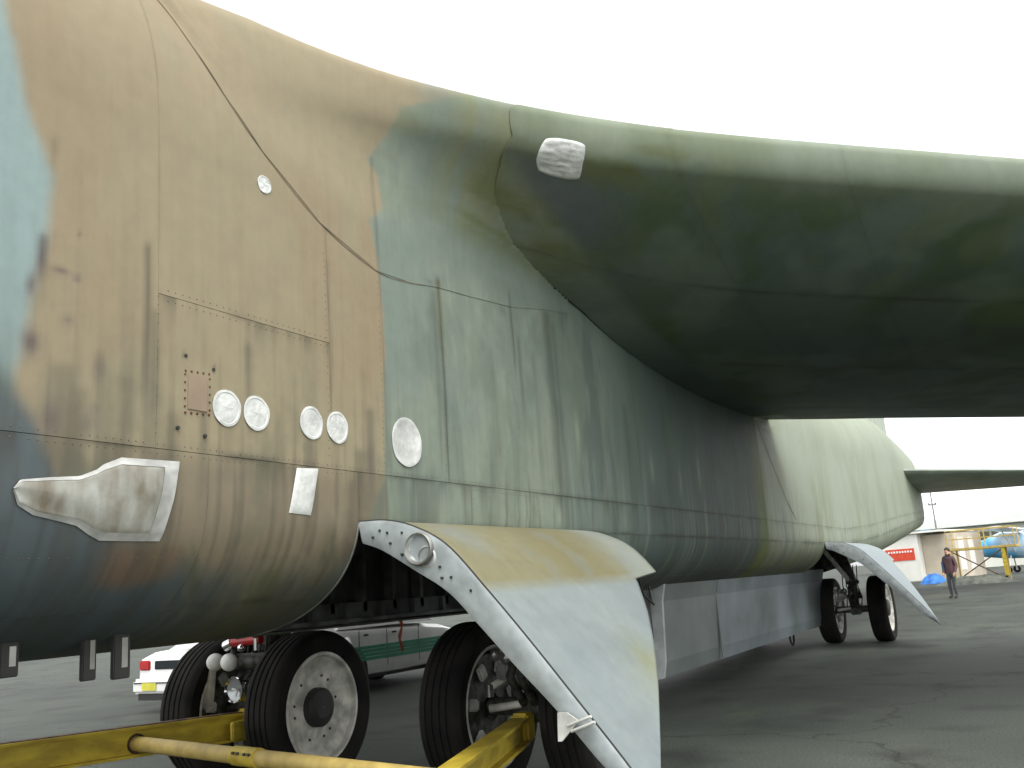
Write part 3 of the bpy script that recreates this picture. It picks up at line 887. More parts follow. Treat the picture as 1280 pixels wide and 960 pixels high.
# ---- tail: fin, tailplane, tail cone
def slab(name, root, tip, tr, tt, mat_, parent, vertical=False, n=14):
    """tapered airfoil surface between a root chord and a tip chord (LE, TE points)"""
    v = []; f = []
    m = 2 * n
    for (le, te, t) in ((root[0], root[1], tr), (tip[0], tip[1], tt)):
        le = Vector(le); te = Vector(te)
        for i in range(m):
            if i <= n: x = (1 - math.cos(PI * i / n)) / 2; sg = 1
            else: x = (1 - math.cos(PI * (m - i) / n)) / 2; sg = -1
            p = le.lerp(te, x)
            h = sg * t / 2 * float(nt(np.array(x)))
            v.append(p + (Vector((h, 0, 0)) if vertical else Vector((0, 0, h))))
    for i in range(m): f.append((i, (i + 1) % m, m + (i + 1) % m, m + i))
    f.append(tuple(range(m))[::-1]); f.append(tuple(range(m, 2 * m)))
    V = np.array([tuple(p) for p in v])
    o = pyobj(name, v, f, mat_, parent, True)
    o.data.set_sharp_from_angle(angle=math.radians(60))
    return o


M_aft = mat('aft_pale_paint', lin(150, 160, 144), 0.6, var=0.08, scale=.8)
M_stab = mat('stabilizer_paint', lin(134, 143, 131), 0.6, var=0.1, scale=1.0)
slab('tail_fin', ((0, 33, 6.0), (0, 46, 6.2)), ((0, 41, 12.6), (0, 46.5, 12.6)), .9, .4, M_aft, plane, True)
slab('tailplane', ((.9, 38.5, 5.16), (.9, 45.2, 4.62)), ((8.4, 45.0, 4.75), (8.4, 47.6, 4.5)), .40, .16, M_stab, plane)
slab('tailplane', ((-.9, 38.5, 5.16), (-.9, 45.2, 4.62)), ((-8.4, 45.0, 4.75), (-8.4, 47.6, 4.5)), .40, .16, M_stab, plane)
tc_ = MB()
rings = []
for y, k in ((45.0, 1.0), (45.6, .98), (46.1, .90), (46.5, .74), (46.75, .5), (46.85, .2)):
    ring = []
    for i in range(36):
        s = -3 + 6 * i / 36
        p = fus(np.array(45.0), np.array(s)); c = np.array([0, 45, 4.6])
        q = c + (p - c) * k
        ring.append(tc_.bm.verts.new((q[0], y, q[2])))
    rings.append(ring)
for a, b in zip(rings[:-1], rings[1:]):
    for i in range(36): tc_.bm.faces.new((a[i], a[(i + 1) % 36], b[(i + 1) % 36], b[i]))
tc_.bm.faces.new(rings[-1])
M_turret = mat('turret_paint', lin(120, 142, 126), 0.6, var=0.1, scale=2)
tc_.build('tail_turret', M_turret, plane, True)

# ---- covers and patches taped on the fuselage side
def side_x(z):
    return float(fus(np.array(3.0), np.array(s_of_z(z)))[0]) if z < 2.4 else 1.5 + .012 * math.sin((z - 2.4) / 1.9 * PI)


def port_cover(y, z, r, label):
    n = 36; m = MB(); bm = m.bm
    x0 = side_x(z)
    rings = []
    for rr, h in ((r, .003), (r * .995, .007), (r * .86, .008), (r * .83, .005), (r * .4, .006), (r * .05, .006)):
        ring = []
        for i in range(n):
            t = 2 * PI * i / n
            wob = 1 + .012 * math.sin(3 * t + y * 5) + .006 * math.sin(7 * t)
            ring.append(bm.verts.new((x0 + h + .0015 * math.sin(5 * t + rr * 60), y + rr * wob * math.cos(t), z + rr * wob * math.sin(t))))
        rings.append(ring)
    for a, b in zip(rings[:-1], rings[1:]):
        for i in range(n): bm.faces.new((a[i], a[(i + 1) % n], b[(i + 1) % n], b[i]))
    bm.faces.new(rings[-1])
    o = m.build('port_cover', M_foil, fus_core, True, 35)
    o['label'] = label
    return o


for y, r in ((3.79, .108), (4.025, .106), (4.51, .108), (4.765, .108)):
    port_cover(y, 2.82, r, 'small round foil cover taped over a port')
port_cover(5.55, 2.80, .185, 'large round foil cover on the grey green side')
port_cover(4.125, 4.33, .06, 'tiny white round cover high on the tan side')

# rectangular foil patch
v = []; f = []
q = [(4.37, 2.52), (4.57, 2.53), (4.50, 2.23), (4.30, 2.24)]
n = 10
for i in range(n + 1):
    for j in range(n + 1):
        a, b = i / n, j / n
        y = (q[0][0] * (1 - a) + q[1][0] * a) * (1 - b) + (q[3][0] * (1 - a) + q[2][0] * a) * b
        z = (q[0][1] * (1 - a) + q[1][1] * a) * (1 - b) + (q[3][1] * (1 - a) + q[2][1] * a) * b
        ed = min(a, 1 - a, b, 1 - b)
        v.append((side_x(z) + .004 + .008 * min(1, ed * 20) - .003 * (.12 < ed < .2), y, z))
for i in range(n):
    for j in range(n):
        k = i * (n + 1) + j
        f.append((k, k + 1, k + n + 2, k + n + 1))
o = pyobj('foil_patch', v, f, M_foil, fus_core, True)
o['label'] = 'rectangular foil patch ahead of the wheel well'

# riveted access plate
m = MB().box((1.507, 3.575, 2.875), (.012, .14, .20), bev=.003)
M_plate = mat('access_plate_paint', lin(142, 124, 103), 0.6, var=.08)
plate = m.build('access_plate', M_plate, fus_core)
m = MB()
for i in range(5):
    for zz in (2.99, 2.755):
        m.tube((1.500, 3.49 + i * .042, zz + .002 * i), (1.513, 3.49 + i * .042, zz + .002 * i), .007, n=6)
for i in range(5):
    for yy in (3.487, 3.663):
        m.tube((1.500, yy, 2.79 + i * .045), (1.513, yy, 2.79 + i * .045), .006, n=6)
o = m.build('plate_rivets', mat('rivet_rust', (0.12, .035, .02), .8), plate); o['kind'] = 'stuff'
m = MB()
for yy, zz in ((3.49, 3.075), (3.69, 3.03), (3.44, 2.665), (3.63, 2.64)):
    m.tube((1.500, yy, zz), (1.516, yy, zz), .012, .010, n=8)
m.build('plate_studs', M_dark, plate)

# rows of rivets along the main seams
def rivet_row(pts, step):
    v = []; f = []
    P = np.array(pts, float)
    seg = np.linalg.norm(np.diff(P, axis=0), axis=1); al = np.concatenate([[0], np.cumsum(seg)])
    for d in np.arange(step / 2, al[-1], step):
        y = np.interp(d, al, P[:, 0]); z = np.interp(d, al, P[:, 1])
        if random.random() < .12: continue
        s_ = s_of_z(z) if z <= 4.3 else 2 + math.asin(min(1, ((z - 4.3) / 1.75) ** 1.15)) / (PI / 2)
        p = fus(np.array(y), np.array(s_)); n_ = fus_n(np.array(y), np.array(s_))
        a = np.array([0, 1.0, 0]); b = np.cross(n_, a); b /= np.linalg.norm(b); base = len(v)
        for i in range(6):
            t = PI / 3 * i
            v.append(p + n_ * .001 + (a * math.cos(t) + b * math.sin(t)) * .0045)
        v.append(p + n_ * .004)
        for i in range(6): f.append((base + i, base + (i + 1) % 6, base + 6))
    return v, f


RV = []; RF = []
for pts, st_ in (([(2.3, 2.565), (8.1, 2.565)], .045), ([(2.3, 2.515), (5.0, 2.515)], .045), ([(3.34, 3.36), (4.68, 3.36)], .05), ([(3.34, 3.42), (4.68, 3.42)], .05),
                 ([(4.68, 2.6), (4.68, 4.05)], .05), ([(5.27, 2.6), (5.27, 4.0)], .05), ([(6.07, 2.6), (6.07, 4.1)], .05), ([(6.13, 2.6), (6.13, 4.1)], .05), ([(7.3, 2.6), (7.3, 4.2)], .06),
                 ([(8.07, 2.6), (8.07, 4.4)], .06), ([(6.45, 2.25), (6.45, 2.5), (7.57, 2.5), (7.57, 2.25)], .04), ([(2.4, 1.98), (4.9, 1.98)], .05), ([(3.30, 2.6), (3.30, 3.4)], .05),
                 ([(8.2, 2.565), (15.4, 2.565)], .07), ([(10.2, 2.6), (10.2, 4.1)], .07), ([(12.9, 2.6), (12.9, 4.0)], .07)):
    v, f = rivet_row(pts, st_)
    RF += [tuple(i + len(RV) for i in q) for q in f]; RV += v
o = pyobj('rivet_rows', RV, RF, mat('rivet_grime', lin(98, 92, 76), .7), fus_core); o['kind'] = 'stuff'

# tapered scoop sealed with film and tape
top = [(2.53, 2.285), (2.56, 2.325), (2.70, 2.345), (2.86, 2.362), (2.95, 2.40), (2.99, 2.43), (3.09, 2.472), (3.25, 2.476), (3.455, 2.482)]
bot = [(2.53, 2.275), (2.56, 2.21), (2.64, 2.17), (2.78, 2.145), (2.87, 2.128), (2.94, 2.09), (3.01, 2.062), (3.18, 2.06), (3.372, 2.062)]
def scoop_pt(a, b, extra=0.0):
    i = min(int(a * 8), 7); t = a * 8 - i
    ty = top[i][0] * (1 - t) + top[i + 1][0] * t; tz = top[i][1] * (1 - t) + top[i + 1][1] * t
    by = bot[i][0] * (1 - t) + bot[i + 1][0] * t; bz = bot[i][1] * (1 - t) + bot[i + 1][1] * t
    y = by * (1 - b) + ty * b; z = bz * (1 - b) + tz * b
    bul = .008 + .022 * (a ** .8) * math.sin(PI * min(1, max(0, b))) ** .6 * min(1, (1 - a) / .10)
    wr = .0025 * math.sin(b * 9 + a * 9) * min(1, min(b, 1 - b) * 6)
    return (side_x(z) + .004 + bul * min(1, min(b, 1 - b) * 9) + wr + extra, y, z)
for nm, rngs, mt, ex in (('scoop_film', [(0.02, .945, .085, .915)], M_film, 0.0), ('scoop_tape', [(0, 1, 0, .09), (0, 1, .91, 1), (.94, 1, .09, .91), (0, .03, .09, .91)], mat('old_tape', (.44, .45, .42), .5, var=.16, scale=8), .003)):
    v = []; f = []
    for a0, a1, b0, b1 in rngs:
        na, nb = max(2, int(60 * (a1 - a0))), max(2, int(34 * (b1 - b0)))
        base = len(v)
        for i in range(na + 1):
            for j in range(nb + 1): v.append(scoop_pt(a0 + (a1 - a0) * i / na, b0 + (b1 - b0) * j / nb, ex))
        for i in range(na):
            for j in range(nb):
                k = base + i * (nb + 1) + j
                f.append((k, k + nb + 1, k + nb + 2, k + 1))
    o = pyobj(nm, v, f, mt, fus_core, True)
    o['label'] = 'cloudy plastic film sealed over a scoop' if nm == 'scoop_film' else 'silver tape round the scoop film'

# small masts hanging under the belly
for y, x, h, w in ((2.915, .92, .12, .10), (3.41, .86, .19, .085), (3.585, .90, .20, .11)):
    z0 = float(fus(np.array(y), np.array(.35))[2]) + .06
    a = MB().box((x, y, z0 - h / 2 - .03), (.035, w, h + .12), bev=.006).build('belly_bracket', M_dark, fus_core)
    MB().box((x + .019, y + .012, z0 - h / 2 - .05), (.006, w * .35, h * .8)).build('bracket_strip', M_steel, a)

# ---- wheel wells
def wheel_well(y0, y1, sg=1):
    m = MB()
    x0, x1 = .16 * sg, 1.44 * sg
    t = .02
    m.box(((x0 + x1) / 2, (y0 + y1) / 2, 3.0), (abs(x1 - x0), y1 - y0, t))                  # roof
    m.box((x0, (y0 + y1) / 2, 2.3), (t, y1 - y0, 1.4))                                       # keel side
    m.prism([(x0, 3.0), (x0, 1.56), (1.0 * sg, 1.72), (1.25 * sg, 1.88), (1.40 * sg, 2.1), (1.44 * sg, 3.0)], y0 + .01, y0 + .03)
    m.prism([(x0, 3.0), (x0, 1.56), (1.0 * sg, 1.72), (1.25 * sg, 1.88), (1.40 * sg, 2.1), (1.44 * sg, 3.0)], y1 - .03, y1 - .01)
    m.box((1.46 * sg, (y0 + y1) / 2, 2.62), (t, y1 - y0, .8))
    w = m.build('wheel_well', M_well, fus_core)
    m = MB()
    for i in range(7):
        y = y0 + .3 + i * (y1 - y0 - .6) / 6
        m.box((x0 + .06 * sg, y, 2.2), (.10, .05, 1.2))
        m.box(((x0 + x1) / 2, y, 2.94), (abs(x1 - x0), .05, .10))
    m.build('well_frames', M_keel, w)
    m = MB()
    m.box((.20 * sg, (y0 + y1) / 2, 1.60), (.14, y1 - y0 - .02, .16))
    m.box((.26 * sg, (y0 + y1) / 2, 1.535), (.20, y1 - y0 - .02, .03))
    for i in range(6): m.box((.29 * sg, y0 + .35 + i * .48, 1.61), (.05, .05, .12))
    m.build('keel_beam', M_keel, w)
    m = MB()
    m.path([(x0 + .14 * sg, y0 + .1, 2.5), (x0 + .14 * sg, y0 + 1.2, 2.45), (x0 + .2 * sg, y1 - .2, 2.6)], .025)
    m.path([(x0 + .16 * sg, y0 + .1, 2.25), (x0 + .16 * sg, y0 + 1.7, 2.2), (x0 + .3 * sg, y1 - .2, 2.2)], .018)
    m.build('hydraulic_line', M_grime, w)


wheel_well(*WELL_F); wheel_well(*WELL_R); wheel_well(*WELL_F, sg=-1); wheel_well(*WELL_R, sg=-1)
# bright lip round the front of the well
v = []
for k in range(25):
    s = S_WELL0 + (S_WELL1 - S_WELL0) * k / 24
    p = fus(np.array(4.985), np.array(s)); v.append(tuple(p))
m = MB().path(v, .009, 6)
m.build('well_lip', M_steel, fus_core)

# ---- main gear doors
DC = [(1.487, 2.20), (1.72, 2.185), (1.94, 2.12), (2.18, 1.98), (2.45, 1.69), (2.71, 1.39), (2.99, 1.05), (3.25, .73), (3.46, .45)]
DI = [(1.50, 2.06), (1.66, 2.00), (1.90, 1.86), (2.16, 1.70), (2.36, 1.50), (2.59, 1.26), (2.86, .99), (3.16, .66), (3.43, .45)]


def curve(pts, n):
    P = np.array(pts); t = np.linspace(0, len(P) - 1, n); out = []
    for q in t:
        i = min(int(q), len(P) - 2); f = q - i
        p0 = P[max(i - 1, 0)]; p1 = P[i]; p2 = P[i + 1]; p3 = P[min(i + 2, len(P) - 1)]
        out.append(.5 * ((2 * p1) + (-p0 + p2) * f + (2 * p0 - 5 * p1 + 4 * p2 - p3) * f ** 2 + (-p0 + 3 * p1 - 3 * p2 + p3) * f ** 3))
    return np.array(out)


def door_paint(P, y0, rear):
    X, Y, Z = P[:, 0], P[:, 1], P[:, 2]
    base = np.array(lin(118, 127, 129)) if not rear else np.array(lin(136, 146, 150))
    c = np.tile(base, (len(X), 1))
    n1 = fbm(Y * 1.3, X * 1.6, 201); n2 = fbm(Y * 4, X * 5, 203)
    c = mixc(c, np.array(lin(132, 140, 132)), sst(.4, .65, n1) * .3)
    if not rear:
        up = sst(1.66, 1.74, Z)
        c = mixc(c, np.array(lin(116, 113, 88)), up * (.7 + .3 * sst(.2, .55, n1)))
        c = mixc(c, np.array(lin(104, 98, 68)), up * np.exp(-((Y - 6.6) / .5) ** 2) * .6)
        c = mixc(c, np.array(lin(132, 138, 130)), up * sst(7.3, 7.8, Y) * .8)
        c = mixc(c, np.array(lin(116, 118, 84)), (1 - up) * np.exp(-(((Y - 6.35) / .26) ** 2 + ((Z - 1.14) / .16) ** 2)) * (.4 + .6 * sst(.2, .6, n2)) * .9)
        c = mixc(c, np.array(lin(132, 138, 120)), (1 - up) * sst(5.6, 6.3, Y + .5 * (n2 - .5)) * sst(1.35, .9, Z) * .6)
        c = mixc(c, np.array(lin(108, 116, 116)), sst(.5, .66, fbm(Y * 2, X * 7, 211)) * (1 - up) * .35)
        c = mixc(c, np.array(lin(128, 136, 132)), np.exp(-((Z - 1.70) / .012) ** 2) * .5)
        c = mixc(c, np.array(lin(112, 122, 122)), sst(.55, .75, fbm(Y * 3, X * 3, 207)) * .3)
    return c


def gear_door(y0, rear=False):
    N1 = 56
    oc = curve(DC, N1)
    def yr(z, up):   # rear edge
        if up: return y0 + 3.05
        return y0 + float(np.interp(z, [.45, .6, .75, 1.0, 1.25, 1.45, 1.70], [.04, .28, .62, 1.20, 1.72, 2.08, 2.46]))
    v = []; f = []; M_ = 40
    for (x, z) in oc:
        up = z > 1.72
        r = yr(z, up)
        if up: r = y0 + 3.05 + .06 * math.sin((z - 1.7) * 4)
        for j in range(M_ + 1): v.append((x, y0 + (r - y0) * j / M_, z))
    V = np.array(v)
    for i in range(N1 - 1):
        for j in range(M_):
            k = i * (M_ + 1) + j
            f.append((k, k + 1, k + M_ + 2, k + M_ + 1))
    col = door_paint(V, y0, rear)
    d = pyobj('gear_door', V, f, PAINT, plane, True, col)
    sol = d.modifiers.new('t', 'SOLIDIFY'); sol.thickness = .03; sol.offset = -1 if False else 1
    d['label'] = 'pale grey main gear door with mossy yellow upper half' if not rear else 'pale blue grey rear gear door tapering to a point'
    # front frame
    ic = curve(DI, N1)
    m = MB(); bm = m.bm
    rows = []
    for (xo, zo), (xi, zi) in zip(oc, ic):
        rows.append([bm.verts.new((xo + .004, y0 - .012, zo + .004)), bm.verts.new((xo * .9 + xi * .1, y0 - .020, zo * .9 + zi * .1)),
                     bm.verts.new((xo * .12 + xi * .88, y0 - .004, zo * .12 + zi * .88)), bm.verts.new((xi, y0 + .004, zi)), bm.verts.new((xi, y0 + .10, zi)),
                     ])
    for a, b in zip(rows[:-1], rows[1:]):
        for i in range(4): bm.faces.new((a[i], a[i + 1], b[i + 1], b[i]))
    fr = m.build('door_frame', mat('door_frame_paint', (0.34, .38, .385), .5, var=.12, scale=7), d, True, 40)
    MB().path([(x + .004, y0 - .006, z + .006) for x, z in oc], .007, 6).build('door_seal', M_dark, d)
    # dark holes and fasteners in the frame
    m = MB()
    for x, z in ((1.66, 2.13), (1.72, 2.11), (1.60, 2.09), (1.74, 2.04), (1.84, 2.10), (1.83, 1.96), (2.12, 1.86), (2.20, 1.79), (2.34, 1.70), (2.13, 1.79)):
        m.tube((x, y0 - .022, z), (x, y0 - .004, z), .009, n=7)
    m.build('frame_holes', M_dark, d)['kind'] = 'stuff'
    # landing light
    if not rear:
        lx, lz = 1.975, 1.985
        h = MB().lathe([(-.045, .088), (-.05, .100), (-.035, .108), (.02, .108)], (lx, y0, lz), 'Y', 32).build('landing_light', M_steel, d, True, 40)
        MB().lathe([(-.030, .092), (.0, .085), (.03, .055), (.045, .004)], (lx, y0 - .012, lz), 'Y', 32).build('reflector', mat('reflector_silver', (.85, .86, .83), .16, metal=1.0, var=.03), d, True)
        MB().lathe([(.03, .10), (-.02, .06)], (lx + .05, y0 - .005, lz - .05), 'Y', 24).build('light_bracket', M_whitepaint, d, True)
    # lower bracket
    br = MB()
    br.prism([(2.89, .985), (2.95, .985), (3.02, .94), (2.905, .83), (2.88, .83)], y0 - .05, y0 - .035)
    br.tube((2.95, y0 - .05, .915), (3.10, y0 - .05, .965), .009, n=8)
    br.tube((2.97, y0 - .05, .885), (3.12, y0 - .05, .935), .009, n=8)
    if not rear: br.build('door_bracket', M_whitepaint, d)
    # inner stiffeners
    st = MB()
    for k in (.6, 1.4, 2.3):
        for i in range(8, 40, 2):
            (xa, za), (xb, zb_) = oc[i], oc[i + 2]
            if y0 + k < yr(za, za > 1.72) - .1:
                st.box(((xa + xb) / 2 - .05, y0 + k, (za + zb_) / 2 - .06), (.10, .04, .10))
    st.build('door_ribs', M_door, d)
    # hinge arms
    hg = MB()
    for k in (.25, 1.5, 2.7): hg.box((1.44, y0 + k, 2.14), (.16, .10, .07), bev=.01)
    hg.build('door_hinge', M_grime, d)
    return d


gear_door(5.0)
gear_door(20.48, True)

# ---- landing gear units
ST, SW = 1.53, .556


def make_gear(sx, y, front=True):
    """sx: +1 port, -1 starboard"""
    X0 = ST * sx
    g = MB()
    g.tube((X0, y, .72), (X0, y + .05, 1.35), .085, .085, 18)
    g.tube((X0, y + .05, 1.30), (X0 - .42 * sx, y + .16, 2.75), .12, .13, 18)
    g.tube((X0 - SW, y, .72), (X0 + SW, y, .72), .075, n=16)
    g.box((X0, y, .72), (.24, .26, .24), bev=.03)
    strut = g.build('landing_gear', M_grime, plane, True, 40)
    strut['label'] = ('port' if sx > 0 else 'starboard') + ' main gear truck with twin wheels' + (' under the wing root' if front else ' near the tail')
    k = MB()
    k.tube((X0, y + .02, 1.28), (X0, y + .02, 1.36), .15, n=18)
    k.path([(X0 - .05, y - .13, 1.25), (X0 - .05, y - .36, 1.0), (X0 - .05, y - .15, .76)], .035, 8)
    k.path([(X0 + .05, y - .13, 1.25), (X0 + .05, y - .36, 1.0), (X0 + .05, y - .15, .76)], .035, 8)
    k.build('torque_link', M_grime, strut)
    k = MB()
    k.tube((X0 + .02, y - .05, .76), (X0 - .38 * sx, y - .16, .72), .032)
    k.tube((X0 - .34 * sx, y - .16, .90), (X0 + .05 * sx, y - .10, 1.12), .03)
    k.tube((X0 - .5 * sx, y - .9, 2.3), (X0 - .05 * sx, y - .06, 1.35), .05)
    k.build('brace', M_rim, strut)
    MB().box((X0 - .42 * sx, y + .10, 1.95), (.34, .42, .62), bev=.05).build('trunnion', M_grime, strut)
    MB().tube((X0 - .3 * sx, y + .15, 2.0), (X0 + .1 * sx, y + .25, .95), .045).build('actuator', M_grime, strut)
    k = MB()
    for i in range(5):
        a = X0 + (-.16 + i * .08)
        k.path([(a, y - .14, .80), (a + .04, y - .20, 1.0), (a - .03, y - .16, 1.25), (a, y - .1, 1.7)], .012, 6)
    k.build('brake_hose', M_black, strut)
    k = MB()
    k.ball((X0 - .18 * sx, y - .15, 1.13), .07); k.ball((X0 - .28 * sx, y - .18, 1.16), .055)
    k.box((X0 - .22 * sx, y - .16, 1.02), (.12, .10, .14), bev=.02)
    k.tube((X0 - .35 * sx, y - .2, .82), (X0 - .35 * sx, y - .2, .92), .035)
    k.build('valve_block', M_steel, strut)
    for t in (-1, 1):
        xc = X0 + t * SW
        out = t     # the dished side faces away from the strut
        ty = MB()
        prof = [(-.13, .50), (-.165, .52), (-.195, .60), (-.20, .66), (-.175, .70), (-.145, .714)]
        gro = []
        for q in (-.10, -.035, .035, .10):
            gro += [(q - .012, .72), (q - .008, .706), (q + .008, .706), (q + .012, .72)]
        prof = prof + gro + [(-a, r) for a, r in prof[::-1]]
        ty.lathe(prof, (xc, y, .72), 'X', 56).build('tyre', M_tyre, strut, True, 35)
        rm = MB()
        rm.lathe([(out * .13, .512), (out * .165, .515), (out * .165, .485), (out * .12, .47), (out * .075, .40), (out * .055, .26), (out * .07, .20), (out * .07, .01)], (xc, y, .72), 'X', 48)
        rm.lathe([(-out * .13, .512), (-out * .165, .515), (-out * .165, .49), (-out * .10, .475), (-out * .02, .47)], (xc, y, .72), 'X', 48)
        rim = rm.build('rim', M_rim, strut, True, 35)
        hb = MB()
        hb.lathe([(out * .05, .185), (out * .14, .18), (out * .155, .16), (out * .17, .10), (out * .17, .005)], (xc, y, .72), 'X', 28)
        for i in range(18):
            if i % 6 == 5: continue
            a = 2 * PI * i / 18 + .2
            for rr in (.30, .375):
                if rr > .36 or i % 3 == 1: continue
                p = (xc + out * .062, y + rr * math.cos(a), .72 + rr * math.sin(a))
                q = (xc + out * (.069 if rr < .34 else .078), p[1], p[2])
                hb.tube(p, q, .014, n=7)
        hb.build('hub_cap', M_hub, strut)
        bk = MB()
        bk.lathe([(-out * .0, .44), (-out * .10, .44), (-out * .10, .12)], (xc, y, .72), 'X', 30)
        bk.build('brake_drum', M_grime, strut, True, 40)
        for i in range(7):
            bk = MB()
            a = 2 * PI * i / 7 + .3
            bk.box((xc - out * .125, y + .34 * math.cos(a), .72 + .34 * math.sin(a)), (.05, .13, .10), Matrix.Rotation(a, 3, 'X'), bev=.015)
            bk.build('brake_cylinder', M_whitepaint, strut)
    return strut


Yf, Yr_ = 7.24, 22.72
gp = make_gear(1, Yf); gs = make_gear(-1, Yf)
make_gear(1, Yr_, False); make_gear(-1, Yr_, False)

# lamps, accumulators and valves on the starboard forward truck
m = MB()
m.tube((-1.60, 6.80, 1.12), (-1.60, 6.88, 1.36), .03); m.tube((-1.1, 7.0, 1.19), (-1.72, 6.86, 1.2), .075, n=18)
m.build('accumulator', M_grime, gs, True, 40)
m = MB().ball((-1.79, 6.80, 1.205), .085, 3).ball((-1.60, 6.80, 1.20), .085, 3)
o = m.build('accumulator_ends', M_whitepaint, gs, True); o['label'] = 'two white round accumulator ends'
for x in (-1.50, -1.235):
    o = MB().lathe([(.10, .06), (.03, .115), (-.04, .125), (-.05, .118), (-.03, .105)], (x, 6.80, .945), 'Y', 30).build('taxi_lamp', M_chrome, gs, True, 40)
    MB().lathe([(-.025, .106), (-.01, .06), (-.005, .004)], (x, 6.80, .945), 'Y', 30).build('lamp_glass', mat('lamp_lens', (.30, .32, .32), .1, metal=.4), gs, True)
    MB().box((x + .01, 6.765, .95), (.08, .012, .014), Matrix.Rotation(.1, 3, 'Y')).box((x + .03, 6.765, .92), (.014, .012, .07), Matrix.Rotation(.3, 3, 'Y')).build('lamp_filament', M_whitepaint, gs)
m = MB().box((-1.37, 6.84, .79), (.05, .05, .16)).box((-1.37, 6.86, .86), (.46, .05, .05))
m.build('lamp_bracket', M_yellow, gs)
m = MB().tube((-1.58, 6.80, 1.38), (-1.22, 6.84, 1.40), .045, n=12)
m.build('valve', M_red, gs, True, 40)
for m in (MB().tube((-1.64, 6.79, 1.35), (-1.56, 6.80, 1.38), .05), MB().ball((-1.25, 6.8, 1.45), .045).tube((-1.25, 6.8, 1.3), (-1.25, 6.8, 1.46), .02), MB().ball((-1.42, 6.78, 1.33), .04)):
    m.build('valve_fitting', M_chrome, gs, True, 40)
m = MB().box((-1.94, 6.86, .99), (.10, .08, .46), Matrix.Rotation(.12, 3, 'Y'), bev=.008).box((-2.03, 6.86, .99), (.04, .06, .44), Matrix.Rotation(.12, 3, 'Y'))
m.build('side_brace', M_rim, gs)

# red warning streamer hanging from the keel
sv_ = []
for i in range(9):
    z = 1.50 - i * .035
    for sg in (-1, 1): sv_.append((.30 + .01 * math.sin(i), 7.02 + sg * (.022 + .006 * math.sin(i * 2.1)) + .006 * math.sin(i), z))
pyobj('warning_streamer', sv_, [(2 * i, 2 * i + 1, 2 * i + 3, 2 * i + 2) for i in range(8)], mat('streamer_red', (.30, .07, .03), .8), fus_core, True)

# ---- bomb bay doors
def bay_door(sg):
    prof = [(.98 * sg, 1.66), (.92 * sg, 1.40), (.90 * sg, 1.0), (.88 * sg, .62), (.84 * sg, .42), (.74 * sg, .40), (.76 * sg, .62), (.76 * sg, 1.0), (.78 * sg, 1.40), (.80 * sg, 1.62)]
    d = None
    for a, b in ((12.05, 14.42), (14.44, 22.5)):
        m = MB().prism(prof, a, b)
        o = m.build('bay_door' if d is None else 'bay_door_panel', M_bay if d is None else mat('bay_door_blue_grey', (0.19, 0.22, 0.235), .55, scale=.9, col2=(.095, .115, .112)), plane if d is None else d, False)
        if d is None:
            d = o; d['label'] = 'long grey bomb bay door hanging down between the gear trucks'
    MB().prism([(x * 1.0 + (.012 * sg if i < 5 else -.012 * sg), z) for i, (x, z) in enumerate(prof)], 12.0, 12.06).build('door_end', mat('bay_end', (.34, .37, .36), .5), d)
    MB().box((.915 * sg, 14.43, 1.0), (.02, .06, 1.1)).build('door_joint', M_bay, d)
    MB().lathe([(-.02, .16), (.0, .19), (.02, .16)], (.80 * sg, 19.4, .40), 'X', 20).build('door_roller', M_tyre, d)
    return d


bay_door(1); bay_door(-1)
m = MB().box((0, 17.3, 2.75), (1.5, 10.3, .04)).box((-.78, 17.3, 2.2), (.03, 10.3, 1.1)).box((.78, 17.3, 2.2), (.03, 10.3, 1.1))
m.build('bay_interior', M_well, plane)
m = MB().path([(1.35, 10.2, 1.75), (1.34, 10.35, 1.52), (1.32, 10.7, 1.40), (1.2, 10.95, 1.43), (1.1, 11.15, 1.62)], .012, 6)
m.build('hanging_hose', M_black, plane)
m = MB().box((.72, 11.75, 1.25), (.2, .3, .7), bev=.03)
m.build('bay_bulkhead', M_well, plane)

# ------------------------------------------------------------------ TOW FRAME
tow = empty('towing_frame', (0, 6, 0), 0, 'yellow steel towing frame with beams and cross tube hooked to both wheel axles', 'tow frame')
def tl(p): return (p[0], p[1] - 6, p[2])
def chan(name, a, b, h, w, mt, parent):
    """I-beam from a to b"""
    A = Vector(tl(a)); B = Vector(tl(b)); d = (B - A)
    q = d.to_track_quat('Y', 'Z').to_matrix()
    L_ = d.length
    m = MB()
    for c, dim in (((0, 0, 0), (w * .18, L_, h - .03)), ((0, 0, h / 2 - .012), (w, L_, .024)), ((0, 0, -h / 2 + .012), (w, L_, .024))):
        m.box(tuple(q @ Vector(c) + (A + B) / 2), dim, q)
    return m.build(name, mt, parent)


b1 = chan('beam', (-1.50, 6.93, .60), (-2.25, 2.6, .74), .25, .16, M_yellow, tow)
# worn brown top of the beam
A = Vector(tl((-1.50, 6.93, .729))); B = Vector(tl((-2.25, 2.6, .869)))
q = (B - A).to_track_quat('Y', 'Z').to_matrix()
MB().box(tuple((A + B) / 2), (.10, (B - A).length * .96, .008), q).build('worn_top', M_rust, b1)
MB().box(tl((-1.52, 6.98, .62)), (.20, .14, .26), bev=.02).build('axle_hook', M_yellow, tow)
MB().box(tl((-1.36, 6.80, .60)), (.04, .5, .16), Matrix.Rotation(.15, 3, 'Z'), bev=.01).build('gusset', M_yellow, tow)
b2 = chan('beam', (1.56, 6.86, .58), (2.55, 3.5, .56), .20, .15, M_yellow, tow)
MB().box(tl((1.545, 6.93, .60)), (.16, .14, .22), bev=.02).build('axle_hook', M_yellow, tow)
t0 = Vector(tl((-1.83, 5.83, .62))); t1 = Vector(tl((2.10, 4.95, .60)))
